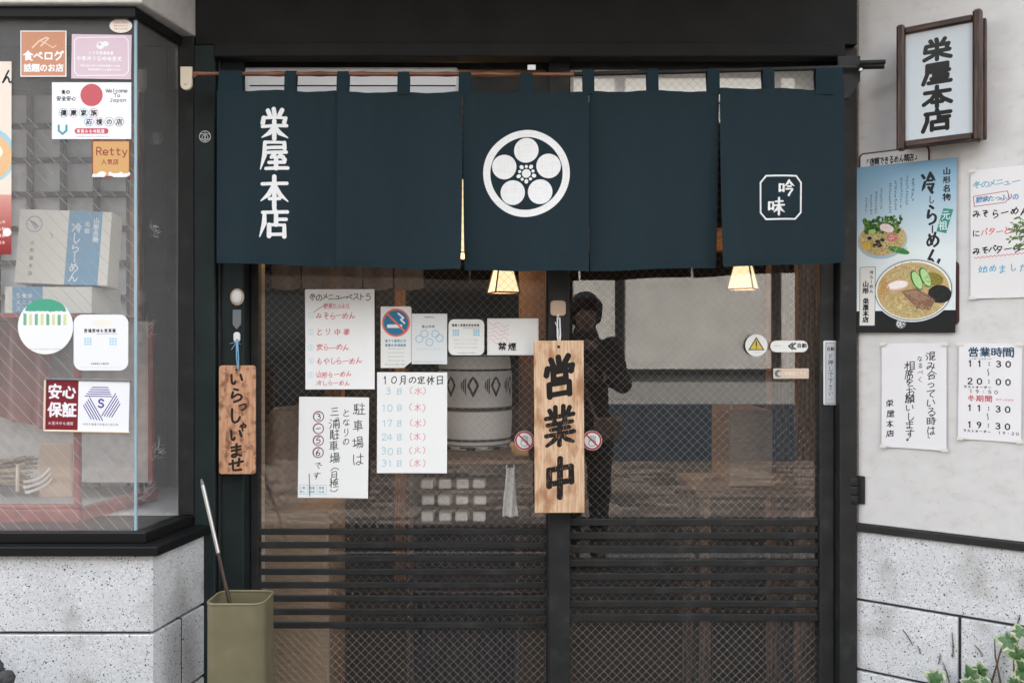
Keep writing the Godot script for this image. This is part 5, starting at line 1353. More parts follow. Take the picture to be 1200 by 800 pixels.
# ---------------------------------------------------------------- stickers on the display window
func build_window_stickers():
	var d := 2.0493
	var white := Color(0.90, 0.90, 0.91)
	var c := Canvas.new(54, 54, 7, white)
	c.rect(1.2, 1.2, 51.6, 51.6, Color(0.76, 0.54, 0.42))
	c.across("食べログ", 3.5, 24, 11, 12, 1.9, white)
	c.across("話題のお店", 4, 39, 9, 9.4, 1.4, white)
	c.line([Vector2(14, 20), Vector2(22, 12), Vector2(30, 8), Vector2(33, 9), Vector2(28, 14), Vector2(24, 18)], 1.6, Color(0.88, 0.78, 0.70))
	c.line([Vector2(24, 12), Vector2(32, 16), Vector2(38, 20), Vector2(42, 17)], 1.0, Color(0.88, 0.78, 0.70))
	posted("review_sticker", "square orange-brown sticker with white lettering on the display glass", "sticker", Rect2(23.5, 36, 54, 54), d, c, "flat", 0.0, 0.0, 0.4)
	c = Canvas.new(71, 53, 7, Color(0.82, 0.73, 0.77))
	c.line([Vector2(7, 4), Vector2(63, 2.5), Vector2(67, 7), Vector2(68, 43), Vector2(64, 48), Vector2(8, 49.5), Vector2(4, 45), Vector2(3, 8), Vector2(7, 4)], 1.0, white)
	c.oval(34, 13, 4.5, 4.5, white)
	c.oval(40, 11, 4, 3, white)
	c.oval(33, 11.5, 2.2, 2.0, Color(0.82, 0.73, 0.77))
	c.small_print(20, 20, 30, 4.0, white)
	c.small_print(6, 26, 58, 5.6, white)
	c.small_print(10, 36, 48, 2.6, white)
	c.small_print(20, 40.5, 40, 2.6, white)
	posted("certificate_sticker", "pale pink certificate sticker with white border on the display glass", "sticker", Rect2(83.5, 40.5, 70, 52), d, c, "flat", -0.015, 0.0, 0.4)
	c = Canvas.new(27, 17, 8, Color(0.90, 0.86, 0.82))
	for k in 3: c.small_print(5, 4 + k * 3.6, 17, 2.0, Color(0.80, 0.62, 0.52))
	posted("oval_sticker", "small oval cream sticker at the top corner of the display glass", "sticker", Rect2(128, 22, 26.5, 16.5), d, c, "round", 0.0, 0.0, 0.4)
	c = Canvas.new(93, 67, 7, white)
	c.oval(46.5, 15, 13, 13.2, Color(0.76, 0.36, 0.39))
	c.across("食の", 11, 9, 5, 5.5, 0.75, INK)
	c.across("安全安心", 5.5, 16.5, 5.2, 5.8, 0.75, INK)
	c.across("Welcome", 63, 7.5, 4.6, 3.6, 0.6, INK)
	c.across("To", 72, 13, 4.6, 4.0, 0.6, INK)
	c.across("Japan", 67, 18.5, 4.6, 4.0, 0.6, INK)
	for i in 4:
		c.ring(13.5 + i * 11.8, 36, 5.2, 0.6, [Color(0.4, 0.6, 0.75), Color(0.75, 0.6, 0.75), Color(0.45, 0.7, 0.7), Color(0.75, 0.5, 0.55)][i])
		c.glyph("健康家族"[i], 10.2 + i * 11.8, 32.6, 6.8, 6.8, 1.0, INK)
		c.ring(43.5 + i * 11.8, 46.5, 5.2, 0.6, [Color(0.3, 0.6, 0.8), Color(0.75, 0.6, 0.75), Color(0.6, 0.6, 0.6), Color(0.5, 0.5, 0.5)][i])
		c.glyph("応援の店"[i], 40.2 + i * 11.8, 43.2, 6.8, 6.8, 0.9, INK)
	c.line([Vector2(30, 57.5), Vector2(63, 57.5)], 6.6, Color(0.76, 0.32, 0.36))
	c.small_print(29, 55.4, 35, 4.4, white)
	c.line([Vector2(8, 51), Vector2(8, 57), Vector2(12.5, 61), Vector2(17, 57), Vector2(17, 51)], 2.4, Color(0.25, 0.58, 0.64))
	c.small_print(28, 63, 38, 1.6, Color(0.5, 0.5, 0.5))
	posted("supporter_sticker", "white sticker with a red disc and circled characters on the display glass", "sticker", Rect2(60.5, 96.5, 93, 66.5), d, c, "flat", 0.0, 0.0, 0.4)
	c = Canvas.new(45, 43, 8, Color(0.80, 0.63, 0.42))
	c.frame(0.6, 0.6, 43.8, 41.8, 1.4, Color(0.55, 0.30, 0.20))
	for i in 5: c.glyph("Retty"[i], 3.5 + i * 7.6, 8, 9.5, 9.5, 1.3, Color(0.55, 0.26, 0.24))
	c.across("人気店", 11, 22, 6.4, 7.0, 0.8, Color(0.55, 0.26, 0.24))
	var r := RandomNumberGenerator.new()
	r.seed = 2
	for i in 40: c.oval(r.randf() * 45, 38 + r.randf() * 5, 2.2, 1.8, white)
	posted("popular_sticker", "small gold sticker with brown border and white lacy foot", "sticker", Rect2(107.5, 164.5, 44.5, 43), d, c, "flat", 0.0, 0.0, 0.4)
	c = Canvas.new(64, 64, 7, white)
	for k in 8: c.rect(6.5 + k * 6.6, 16.5, 3.6, 14, Color(0.45, 0.66, 0.52) if k % 2 == 0 else Color(0.80, 0.83, 0.60))
	var cap := PackedVector2Array()
	for k in 21: cap.append(Vector2(32, 16) + Vector2(cos(PI + PI * k / 20.0) * 24, sin(PI + PI * k / 20.0) * 17))
	c.poly(cap, Color(0.30, 0.62, 0.51))
	for i in 26: c.oval(9 + i * 1.85, 15.5 + r.randf() * 1.6, 1.9, 1.6, white)
	c.small_print(12, 57, 40, 2.0, Color(0.75, 0.76, 0.76))
	posted("round_sticker", "round white sticker with green dome and striped awning on the display glass", "sticker", Rect2(20.5, 350, 65, 65), d, c, "round", 0.0, 0.0, 0.4)
	c = Canvas.new(64, 65, 7, white)
	c.small_print(12, 16.5, 40, 4.4, INK)
	c.small_print(27, 21.6, 24, 1.8, Color(0.4, 0.4, 0.4))
	for p in [Vector2(12.5, 27), Vector2(42, 27)]:
		for i in 9: c.rect(p.x + (i % 3) * 3.1, p.y + (i / 3) * 3.1, 2.4, 2.4, Color(0.62, 0.80, 0.88))
	c.small_print(20, 56, 23, 2.2, Color(0.4, 0.4, 0.4))
	c.small_print(8, 60.5, 46, 1.8, Color(0.7, 0.75, 0.8))
	c.oval(33, 10, 12, 4, Color(0.90, 0.88, 0.84))
	posted("member_sticker", "large white round-cornered sticker with faint blue squares on the display glass", "sticker", Rect2(86, 368.5, 64, 65.5), d, c, "soft", 0.0, 0.0, 0.4)
	# framed security plate
	c = Canvas.new(98, 60, 7, white)
	c.rect(0, 0, 38, 60, Color(0.47, 0.13, 0.17))
	for i in 4: c.glyph("安心保証"[i], 2.5 + (i % 2) * 17, 5 + (i / 2) * 22, 16, 17, 2.6, white)
	c.small_print(3, 50, 33, 4.0, Color(0.85, 0.75, 0.76))
	var blue := Color(0.30, 0.27, 0.55)
	var e := Vector2(65, 27)
	for side in 3:   # three bands of parallel lines wind round the hexagon
		var q := -PI / 2 + TAU * side / 3
		var along := Vector2.from_angle(q + PI / 2)
		for k in 5:
			var off := Vector2.from_angle(q) * (8.5 + k * 2.7)
			c.line([e + off - along * (12.5 - k * 0.4 + (4 - k) * 1.6), e + off + along * (12.5 - k * 1.2)], 1.15, blue)
	c.glyph("S", e.x - 5, e.y - 5.5, 10, 11, 2.0, blue)
	c.small_print(44, 51, 42, 3.0, Color(0.62, 0.62, 0.62))
	var a := P(54, 504, d)
	var b := P(151.5, 446, d)
	var o := thing("security_plate", "small framed plate, half dark red with white characters, half striped blue hexagon", "sign", Vector3((a.x + b.x) / 2, a.y, a.z))
	var bz := Basis(Vector3.BACK, -0.02)
	part(o, "plate", cbox(Vector3(b.x - a.x, b.y - a.y, 0.002), 0.0003), printed("security_print", c, 0.4), (a + b) / 2 + Vector3(0, 0, 0.002), bz)
	for k in [[0.5, 0.0], [-0.5, 0.0]]: part(o, "rim", cbox(Vector3(b.x - a.x + 0.006, 0.0045, 0.006), 0.001), M.grey_plastic if k[0] > 0 else M.ivory, (a + b) / 2 + bz * Vector3(0, k[0] * (b.y - a.y + 0.0046), 0.003), bz)
	part(o, "rim", cbox(Vector3(0.004, b.y - a.y, 0.006), 0.001), M.ivory, (a + b) / 2 + bz * Vector3(-(b.x - a.x) / 2 - 0.0022, 0, 0.003), bz)
	# poster at the far side of the pane
	c = Canvas.new(60, 226, 4, Color(0.88, 0.83, 0.78))
	for k in 70: c.rect(0, 156 + k, 60, 1.3, Color(0.82, 0.60, 0.55).lerp(Color(0.52, 0.14, 0.15), k / 70.0))
	c.oval(34, 110, 31, 32, Color(0.62, 0.76, 0.82))
	c.oval(34, 112, 27, 27, Color(0.86, 0.70, 0.52))
	c.oval(38, 106, 12, 9, Color(0.90, 0.86, 0.80))
	c.across("おん", 30, 10, 16, 18, 2.0, INK)
	c.oval(55, 200, 5, 5, white)
	for k in 4: c.small_print(10, 186 + k * 8, 44, 4, Color(0.9, 0.8, 0.75))
	posted("bowl_poster", "tall cream and dark red poster with a bowl at the end of the display glass", "poster", Rect2(-47, 72, 60, 226), d, c, "paper", 0.0, 0.001)
	# goods inside the case
	var tan := lin(0.70, 0.67, 0.61)
	c = Canvas.new(108, 86, 6, tan)
	c.rect(58, 0, 39, 86, Color(0.42, 0.60, 0.72))
	c.ring(18, 17, 9, 0.8, Color(0.45, 0.52, 0.58))
	for k in 4: c.line([Vector2(12 + k * 2, 12 + k), Vector2(20 + k * 1.2, 23 - k)], 0.8, Color(0.45, 0.52, 0.58))
	c.down("山形名物", 87, 7, 7, 7.4, 1.0, Color(0.86, 0.88, 0.88))
	c.down("元祖", 77, 12, 6, 8, 0.8, Color(0.86, 0.88, 0.88))
	c.down("冷しらーめん", 62, 14, 12, 11.4, 1.3, Color(0.86, 0.88, 0.88), 0.3)
	c.down("山形屋本店", 15, 36, 5, 9, 0.5, Color(0.45, 0.45, 0.45))
	c.line([Vector2(37, 27), Vector2(40, 29), Vector2(40, 33)], 0.6, Color(0.4, 0.4, 0.4))
	a = P(19.5, 334.5, 2.16)
	b = P(128, 247, 2.16)
	var bo := thing("noodle_box", "beige gift box with blue band and white lettering on a smaller box in the window", "box", Vector3((a.x + b.x) / 2, a.y, a.z - 0.05))
	part(bo, "carton", cbox(Vector3(b.x - a.x, b.y - a.y, 0.06), 0.001), printed("noodle_box_print", c, 0.6), (a + b) / 2 + Vector3(0, 0, -0.03), Basis(Vector3.RIGHT, -0.08) * Basis(Vector3.BACK, -0.035))
	c = Canvas.new(103, 33, 6, tan)
	c.rect(9, 0, 36, 33, Color(0.42, 0.60, 0.72))
	c.across("5食分", 13, 8, 6, 7, 0.8, Color(0.86, 0.88, 0.88))
	c.across("メニュー", 13, 16, 6, 7, 0.7, Color(0.86, 0.88, 0.88))
	c.across("スープ", 13, 24, 6, 7, 0.7, Color(0.86, 0.88, 0.88))
	a = P(5, 367, 2.14)
	b = P(107, 336, 2.14)
	bo = thing("noodle_box", "flat beige box with short blue band carrying the larger gift box in the window", "box", Vector3((a.x + b.x) / 2, a.y, a.z - 0.05))
	part(bo, "carton", cbox(Vector3(b.x - a.x, b.y - a.y, 0.16), 0.001), printed("flat_box_print", c, 0.6), (a + b) / 2 + Vector3(0, 0, -0.08))
	# red lacquer vitrine with straw and paper charms
	var v := thing("red_vitrine", "red lacquered glass case with straw bundles in the display window", "case", Vector3(-1.25, 0.932, -2.3))
	var f: Material = M.red_lacquer
	var y0 := 0.932
	var topy: float = a.y - 0.012
	var xr := P(88, 400, 2.16).x
	bx(v, "base_rail", Vector3(-1.95, y0, -2.18), Vector3(xr + 0.012, y0 + 0.034, -2.15), f, 0.003)
	bx(v, "base_rail", Vector3(-1.95, y0 + 0.0345, -2.182), Vector3(xr + 0.008, y0 + 0.044, -2.156), f, 0.002)
	bx(v, "post", Vector3(xr - 0.006, y0 + 0.045, -2.178), Vector3(xr + 0.008, topy, -2.160), f, 0.002)
	bx(v, "post", Vector3(xr + 0.055, y0 + 0.045, -2.478), Vector3(xr + 0.069, topy, -2.460), f, 0.002)
	part(v, "base_rail", cbox(Vector3(0.31, 0.034, 0.026), 0.003), f, Vector3(xr + 0.037, y0 + 0.0175, -2.322), Basis(Vector3.UP, PI / 2 - 0.2))
	bx(v, "lid", Vector3(-1.95, topy + 0.0005, -2.50), Vector3(xr + 0.02, topy + 0.0115, -2.14), f, 0.002)
	bx(v, "back_panel", Vector3(-1.95, y0 + 0.046, -2.50), Vector3(xr + 0.05, topy, -2.488), M.concrete)
	bx(v, "glass_pane", Vector3(-1.95, y0 + 0.045, -2.170), Vector3(xr - 0.0065, topy - 0.001, -2.167), M.glass, 0.0003)
	var hang := thing("red_hanging", "dark red cloth hanging inside the red lacquered case", "cloth", P(12, 480, 2.42))
	var hp := P(18, 430, 2.42)
	part(hang, "drape", sheet(func(u, w2): return Vector3((u - 0.5) * 0.20, (0.5 - w2) * 0.26 - 0.05 * u * w2, 0.012 * sin(u * 16.0)), 24, 10, 0.002), f, hp)
	part(hang, "batten", tube([hp + Vector3(-0.11, 0.131, 0), hp + Vector3(0.11, 0.131, 0)], 0.005, 8), M.dark_wood, Vector3.ZERO)
	var sb := thing("straw_bundle", "pale straw bundle lying inside the red lacquered case", "straw", Vector3(-1.33, y0 + 0.046, -2.33))
	var sp := Vector3(-1.33, y0 + 0.075, -2.33)
	for k in 46:
		var s0 := sp + Vector3(r.randf_range(-0.4, -0.3), r.randf_range(-0.015, 0.03), r.randf_range(-0.03, 0.03))
		var s1 := sp + Vector3(r.randf_range(-0.02, 0.03), r.randf_range(-0.015, 0.07), r.randf_range(-0.03, 0.03))
		part(sb, "stalk", tube([s0, (s0 + s1) / 2 + Vector3(0, r.randf_range(-0.01, 0.01), 0), s1], 0.003, 5), M.straw, Vector3.ZERO)
	part(sb, "tie", tube([sp + Vector3(0.0, -0.02, 0.036), sp + Vector3(0.0, 0.05, 0.036), sp + Vector3(0.0, 0.05, -0.03)], 0.005, 6), M.ivory, Vector3.ZERO)
	var ch := thing("paper_charm", "pinkish wooden tablet with folded white paper inside the red case", "charm", P(62, 590, 2.25))
	var ca := P(45, 588, 2.25)
	var cb := P(83, 520, 2.25)
	bx(ch, "tablet", Vector3(ca.x, y0 + 0.046, ca.z - 0.012), Vector3(cb.x, cb.y, ca.z), M.tan_plastic, 0.003)
	for k in 3: part(ch, "paper_strip", sheet(func(u, w2): return Vector3(u * 0.07 - 0.04, 0.007 * w2 + 0.035 * u * u + k * 0.004, 0.008 * sin(u * 6.0 + k)), 8, 1, 0.0006), M.paper_plain, Vector3(ca.x + 0.01, y0 + 0.06 + k * 0.010, ca.z + 0.012))

# ---------------------------------------------------------------- on the plastered side wall (all in the wall's own axes)
func on_wall(called: String, label: String, category: String) -> Node3D:
	return thing(called, label, category, WALL_AT, "", WALL_TURN)

func wall_sheet(called: String, label: String, category: String, l: float, t: float, r: float, b: float, off: float, c: Canvas, lift := 0.003, tilt := 0.0) -> Node3D:
	# edges given as seen at the sheet's left side (t, b) and along the wall (l, r)
	var p0 := WP(l, t, off)
	var p1 := WP(l, b, off)
	var s1 := WS(r, off)
	var o := part(self, called, paper(s1 - p0.x, p0.y - p1.y, lift, int(l + t), tilt), printed(called + "_print", c, 0.55), Vector3.ZERO)
	o.transform = Transform3D(Basis(Vector3.UP, WALL_TURN), WALL_AT) * Transform3D(Basis.IDENTITY, Vector3((p0.x + s1) / 2, (p0.y + p1.y) / 2, off))
	tag(o, label, category)
	if called != "noodle_poster":   # strips of tape at the corners
		for k in 4:
			var hw := (s1 - p0.x) / 2
			var hh := (p0.y - p1.y) / 2
			var tp := MeshInstance3D.new()
			tp.name = "tape"
			tp.mesh = cbox(Vector3(0.015, 0.008, 0.0004), 0.0001)
			tp.material_override = M.tape
			tp.transform = Transform3D(Basis(Vector3.BACK, [0.1, -0.15, -0.1, 0.2][k]), Vector3([-1, 1, -1, 1][k] * (hw - 0.004), [1, 1, -1, -1][k] * (hh - 0.002), lift * 1.6 + 0.0008))
			o.add_child(tp, true)
	return o

func bowl_print(c: Canvas, x: float, y: float, rx: float, ry: float, kind: int):
	var r := RandomNumberGenerator.new()
	r.seed = 40 + kind
	if kind == 1:
		c.oval(x, y, rx, ry, Color(0.80, 0.82, 0.82))
		c.oval(x, y, rx * 0.965, ry * 0.955, Color(0.30, 0.33, 0.36))
		c.oval(x, y, rx * 0.945, ry * 0.93, Color(0.86, 0.86, 0.83))
		c.oval(x, y + 0.5, rx * 0.90, ry * 0.88, Color(0.72, 0.62, 0.44))
	else:
		c.oval(x, y + ry * 0.1, rx, ry, Color(0.62, 0.70, 0.74))
		c.oval(x, y, rx * 0.95, ry * 0.9, Color(0.74, 0.64, 0.46))
	for i in 620:
		var p := Vector2.from_angle(r.randf() * TAU) * sqrt(r.randf()) * 0.82
		var q := Vector2(x + p.x * rx, y + p.y * ry)
		var a := r.randf() * TAU
		var col := Color(0.90, 0.83, 0.62).lerp(Color(0.50, 0.35, 0.18), r.randf())
		if r.randf() < 0.2: col = Color(0.52, 0.60, 0.30)
		c.line([q, q + Vector2.from_angle(a) * r.randf_range(1.0, 3.4), q + Vector2.from_angle(a + 0.7) * r.randf_range(2.0, 5.0)], r.randf_range(0.25, 0.55), col)

func build_wall_notices():
	# lit-box sign in a brown timber frame
	var o := on_wall("box_sign", "white box sign with black vertical characters in a dark brown timber frame", "sign")
	var f := 0.085
	var l := WS(1050.5, f)
	var r := WS(1151, f)
	var tl := WP(1050.5, 33, f).y
	var bl := WP(1050.5, 173, f).y
	var w := r - l
	bx(o, "case", Vector3(l + 0.012, bl + 0.012, 0.001), Vector3(r - 0.004, tl - 0.006, f - 0.018), M.dark_wood, 0.002)
	bx(o, "back_frame", Vector3(l + 0.006, bl + 0.006, 0.018), Vector3(r + 0.004, tl + 0.0, 0.036), M.dark_wood, 0.002)
	bx(o, "stile", Vector3(l, bl - 0.006, f - 0.026), Vector3(l + 0.018, tl + 0.008, f), M.dark_wood, 0.004)
	bx(o, "stile", Vector3(r - 0.020, bl - 0.006, f - 0.026), Vector3(r, tl + 0.010, f), M.dark_wood, 0.005)
	bx(o, "rail", Vector3(l + 0.0185, tl - 0.016, f - 0.024), Vector3(r - 0.0205, tl, f - 0.004), M.dark_wood_across, 0.003)
	bx(o, "rail", Vector3(l + 0.0185, bl, f - 0.024), Vector3(r - 0.0205, bl + 0.016, f - 0.004), M.dark_wood_across, 0.003)
	var cw := 74.0
	var chh := cw * (tl - bl - 0.032) / (w - 0.039)
	var c := Canvas.new(cw, chh, 7, Color(0.76, 0.79, 0.81))
	for i in 4: c.glyph("栄屋本店"[i], 19, chh * (0.09 + i * 0.218), 33, chh * 0.195, 5.0, Color(0.10, 0.095, 0.09))
	var panel := bx(o, "panel", Vector3(l + 0.0188, bl + 0.0163, f - 0.022), Vector3(r - 0.0208, tl - 0.0163, f - 0.014), printed("box_sign_print", c, 0.25), 0.0005)
	panel.set_meta("label", "white translucent panel lettered 栄屋本店")

	# enamel plate behind the poster
	o = on_wall("society_plate", "white enamel plate with brown rounded border showing behind the noodle poster", "sign")
	c = Canvas.new(90, 150, 5, Color(0.84, 0.83, 0.83))
	c.across("「信頼できるめん類店」", 6, 4, 6.4, 6.6, 0.9, INK)
	for k in 12: c.small_print(8, 20 + k * 10, 70, 3, Color(0.4, 0.4, 0.42))
	var a := WP(1007, 180, 0.004)
	var b := WP(1007, 384, 0.004)
	var sr := WS(1090, 0.004)
	var sr2 := WS(1125, 0.004)
	part(o, "plate", prism(rounded(sr - a.x, a.y - b.y, 0.012), 0.003, 0.0006), M.trim_brown_dark if M.has("trim_brown_dark") else mat("trim_brown_dark", lin(0.055, 0.018, 0.018), 0.4), Vector3((a.x + sr) / 2, (a.y + b.y) / 2, 0.001))
	part(o, "print_panel", prism(rounded(sr - a.x - 0.008, a.y - b.y - 0.008, 0.009), 0.0006), printed("society_print", c, 0.35), Vector3((a.x + sr) / 2, (a.y + b.y) / 2, 0.0042))
	part(o, "lower_plate", prism(rounded(sr2 - a.x - 0.01, 0.16, 0.012), 0.002, 0.0005), M.trim_brown_dark, Vector3((a.x + sr2) / 2 + 0.004, b.y + 0.085, 0.0005))

	# noodle poster
	c = Canvas.new(106, 193, 6, Color(0.84, 0.87, 0.88))
	for y in c.im.get_height():   # printed sky tint, blue above, paper white below
		var k := clampf(1.0 - y / (c.im.get_height() * 0.52), 0.0, 1.0)
		c.im.fill_rect(Rect2i(0, y, c.im.get_width(), 1), Color(0.83, 0.86, 0.86).lerp(Color(0.47, 0.63, 0.74), k))
	c.rect(0, 168, 106, 25, Color(0.06, 0.06, 0.065))
	c.down("山形名物", 92, 10, 8, 9.6, 1.2, INK, 0.8)
	c.glyph("冷", 70, 13, 15, 25, 3.0, INK, 1.0)
	c.glyph("し", 77, 40, 7, 9, 0.9, INK, 0.5)
	c.glyph("ら", 74, 50, 14, 23, 2.7, INK, 1.0)
	c.glyph("｜", 78, 73, 8, 9, 1.3, INK, 0.5)
	c.glyph("め", 75, 80, 15, 18, 2.5, INK, 1.0)
	c.glyph("ん", 73, 100, 18, 20, 2.7, INK, 1.0)
	c.glyph("。", 84, 114, 10, 12, 0.6, Color(0.9, 0.9, 0.9))
	c.poly(PackedVector2Array([Vector2(93, 55), Vector2(103, 57), Vector2(96, 83), Vector2(86, 80)]), Color(0.22, 0.52, 0.48))
	c.glyph("元", 91, 58, 9, 10, 0.9, Color(0.85, 0.9, 0.9))
	c.glyph("祖", 88, 69, 9, 10, 0.9, Color(0.85, 0.9, 0.9))
	for k in 4: c.small_column(10 + k * 5.5, 24 + (3 - k) * 3 + 3, 2.4, 26 - absf(k - 2) * 4, Color(0.2, 0.24, 0.28))
	for k in 4: c.small_column(36 + k * 6.0, 22 - k * 2.5, 2.6, 32, Color(0.2, 0.24, 0.28))
	c.small_column(60, 18, 3, 26, Color(0.2, 0.24, 0.28))
	bowl_print(c, 29, 85, 27, 21, 0)
	var rr := RandomNumberGenerator.new()
	rr.seed = 6
	for k in 150: c.oval(9 + rr.randf() * 40, 60 + rr.randf() * 18, 0.8 + rr.randf() * 2.2, 0.6 + rr.randf() * 1.5, Color(0.09, 0.20, 0.07).lerp(Color(0.36, 0.52, 0.20), rr.randf()), rr.randf() * 3.0)
	for k in 8: c.oval(12 + rr.randf() * 20, 82 + rr.randf() * 14, 2.5, 2.0, Color(0.10, 0.13, 0.10))
	c.oval(34, 73, 8, 4.5, Color(0.88, 0.80, 0.80), 0.4)
	c.oval(40, 84, 6, 5, Color(0.74, 0.42, 0.40), -0.2)
	c.oval(39, 84, 3.4, 2.6, Color(0.86, 0.68, 0.64))
	c.oval(47, 99, 12, 3.4, Color(0.20, 0.48, 0.20), 0.35)
	c.oval(18, 76, 4, 2.6, Color(0.62, 0.74, 0.42))
	c.oval(12, 92, 5, 3.4, Color(0.80, 0.66, 0.24))
	bowl_print(c, 62, 145, 42, 36, 1)
	c.oval(83, 133, 11, 7, Color(0.50, 0.45, 0.18), 0.3)
	c.oval(90, 150, 12, 10, Color(0.07, 0.08, 0.08), 0.2)
	c.poly(PackedVector2Array([Vector2(50, 146), Vector2(66, 143), Vector2(86, 156), Vector2(80, 168), Vector2(66, 166)]), Color(0.50, 0.36, 0.29))
	c.poly(PackedVector2Array([Vector2(52, 147), Vector2(65, 145), Vector2(80, 155), Vector2(70, 158)]), Color(0.60, 0.47, 0.39))
	for k in 4: c.line([Vector2(27 + k * 3.5, 152 - k * 3), Vector2(31 + k * 2.5, 132 + k * 2)], 2.4, Color(0.72, 0.54, 0.32))
	c.oval(46, 139, 12, 5.6, Color(0.85, 0.66, 0.66), -0.15)
	c.oval(46, 138.6, 10.6, 4.4, Color(0.92, 0.89, 0.87), -0.15)
	for k in 2:
		c.oval(66 + k * 9, 134 - k * 3, 5.0, 12, Color(0.16, 0.40, 0.18), -0.4)
		c.oval(66.6 + k * 9, 134 - k * 3, 4.0, 10.6, Color(0.66, 0.80, 0.55), -0.4)
	# the fine mottling of photographed food
	for t in [[34, 73, 7, 3.6, Color(0.95, 0.90, 0.88), Color(0.78, 0.66, 0.66), 60], [40, 84, 5, 4, Color(0.88, 0.60, 0.56), Color(0.60, 0.28, 0.26), 60], [47, 99, 10, 2.6, Color(0.36, 0.62, 0.28), Color(0.10, 0.30, 0.12), 50],
			[68, 156, 14, 8, Color(0.68, 0.55, 0.46), Color(0.36, 0.23, 0.17), 200], [90, 150, 10, 8, Color(0.20, 0.22, 0.20), Color(0.03, 0.035, 0.03), 120], [83, 133, 9, 5.5, Color(0.66, 0.58, 0.26), Color(0.34, 0.33, 0.10), 90],
			[46, 138.6, 9, 3.6, Color(0.97, 0.95, 0.93), Color(0.84, 0.76, 0.74), 60], [66, 134, 3, 8, Color(0.80, 0.88, 0.70), Color(0.52, 0.70, 0.42), 40], [75, 131, 3, 8, Color(0.80, 0.88, 0.70), Color(0.52, 0.70, 0.42), 40],
			[32, 142, 6, 9, Color(0.85, 0.69, 0.45), Color(0.50, 0.34, 0.17), 60], [62, 168, 26, 9, Color(0.92, 0.88, 0.66), Color(0.52, 0.50, 0.26), 160], [28, 96, 20, 8, Color(0.90, 0.78, 0.58), Color(0.55, 0.38, 0.20), 120]]:
		for k in t[6]:
			var q := Vector2.from_angle(rr.randf() * TAU) * sqrt(rr.randf())
			var g := Vector2(t[0] + q.x * t[2], t[1] + q.y * t[3])
			c.line([g, g + Vector2.from_angle(rr.randf() * TAU) * rr.randf_range(0.4, 2.0)], rr.randf_range(0.25, 0.6), t[4].lerp(t[5], rr.randf()))
	c.rect(5, 117, 17, 68, Color(0.83, 0.82, 0.80))
	c.frame(5, 117, 17, 68, 0.5, Color(0.3, 0.3, 0.3))
	c.down("山形", 8, 133, 7, 7.6, 1.1, INK)
	c.down("栄屋本店", 8.5, 153, 6.6, 7.2, 1.1, INK)
	c.down("冷らーめん", 15.5, 121, 4.4, 5.4, 0.5, INK)
	for k in 16: c.line([Vector2(48, 183) + Vector2.from_angle(k * 0.7) * 2.0, Vector2(50, 183) + Vector2.from_angle(k * 1.1) * 5.0], 0.7, Color(0.8, 0.8, 0.8))
	wall_sheet("noodle_poster", "glossy blue poster of two noodle bowls with brush lettering on the plaster wall", "poster", 1003.5, 197, 1121, 390, 0.008, c, 0.003, -0.008)

	# paper with the winter menu, running out of sight
	c = Canvas.new(92, 152, 6, Color(0.845, 0.838, 0.838))
	var blue := Color(0.36, 0.60, 0.72)
	c.across("冬のメニューから", 2, 13, 9, 8.0, 1.0, blue, 0.3, 0.3)
	c.across("野菜たっぷりの", 6, 32, 7, 6.2, 1.0, Color(0.36, 0.50, 0.66), 0.2, 0.2)
	c.line([Vector2(3, 31), Vector2(38, 28), Vector2(40, 36), Vector2(36, 41), Vector2(4, 43), Vector2(3, 31)], 0.8, Color(0.62, 0.30, 0.34))
	c.across("みそらーめん", 2, 48, 9.5, 9.5, 1.2, INK, 0.3, 0.3)
	c.glyph("に", 2, 71, 8, 8, 1.1, INK, 0.3)
	c.across("バターとコーン", 11, 70, 8, 7.6, 1.0, Color(0.78, 0.36, 0.36), 0.3, 0.3)
	c.across("みそバターらーめん", 2, 91, 9, 8.0, 1.2, INK, 0.3, 0.3)
	var wv := []
	for i in 40: wv.append(Vector2(4 + i * 2.1, 104 - i * 0.12 + (0.9 if i % 2 else -0.9)))
	c.line(wv, 0.7, Color(0.78, 0.36, 0.36))
	c.across("始めました", 8, 113, 9, 10.5, 1.0, blue, 0.3, 0.3)
	wall_sheet("winter_menu_paper", "thin white paper with blue, black and red brush-pen lines on the plaster wall", "paper", 1138, 200, 1246, 350, 0.002, c, 0.003, 0.0)

	c = Canvas.new(68, 122, 6, Color(0.855, 0.85, 0.855))
	c.down("混み合っている時は、", 47, 10, 10.5, 10.6, 0.95, INK, 0.3, 0.3)
	c.down("相席をお願いします。", 25, 21, 10.5, 9.8, 0.9, INK, 0.3, 0.3)
	c.down("なるべく", 38, 15, 6, 8.0, 0.55, INK, 0.0, 0.2)
	c.down("栄屋本店", 5, 66, 8.5, 12, 0.95, INK, 0.3, 0.3)
	wall_sheet("crowding_paper", "white paper with three columns of black handwriting on the plaster wall", "paper", 1034, 402, 1110, 523, 0.002, c, 0.005, 0.0)

	c = Canvas.new(60, 112, 7, Color(0.855, 0.85, 0.855))
	for i in 4: c.glyph("営業時間"[i], 9 + i * 11, 5, 10.5, 10.5, 1.4, Color(0.13, 0.26, 0.36), 0.4)
	c.small_print(10, 17, 22, 2.2, Color(0.55, 0.6, 0.65))
	for row in [["11:30", 20.0], ["20:00", 40.5], ["11:30", 71.5], ["19:30", 91.0]]:
		for i in 5: c.glyph(row[0][i], 8 + i * 9.0, row[1], 6.4, 7.4, 1.25, INK)
	c.glyph("〜", 26, 29, 5, 9, 0.8, INK)
	c.glyph("〜", 26, 80, 5, 9, 0.7, INK)
	c.across("ラストオーダー", 5, 49.5, 3.0, 3.9, 0.5, INK)
	c.across("19:50", 10, 54, 4.2, 6.0, 0.6, INK)
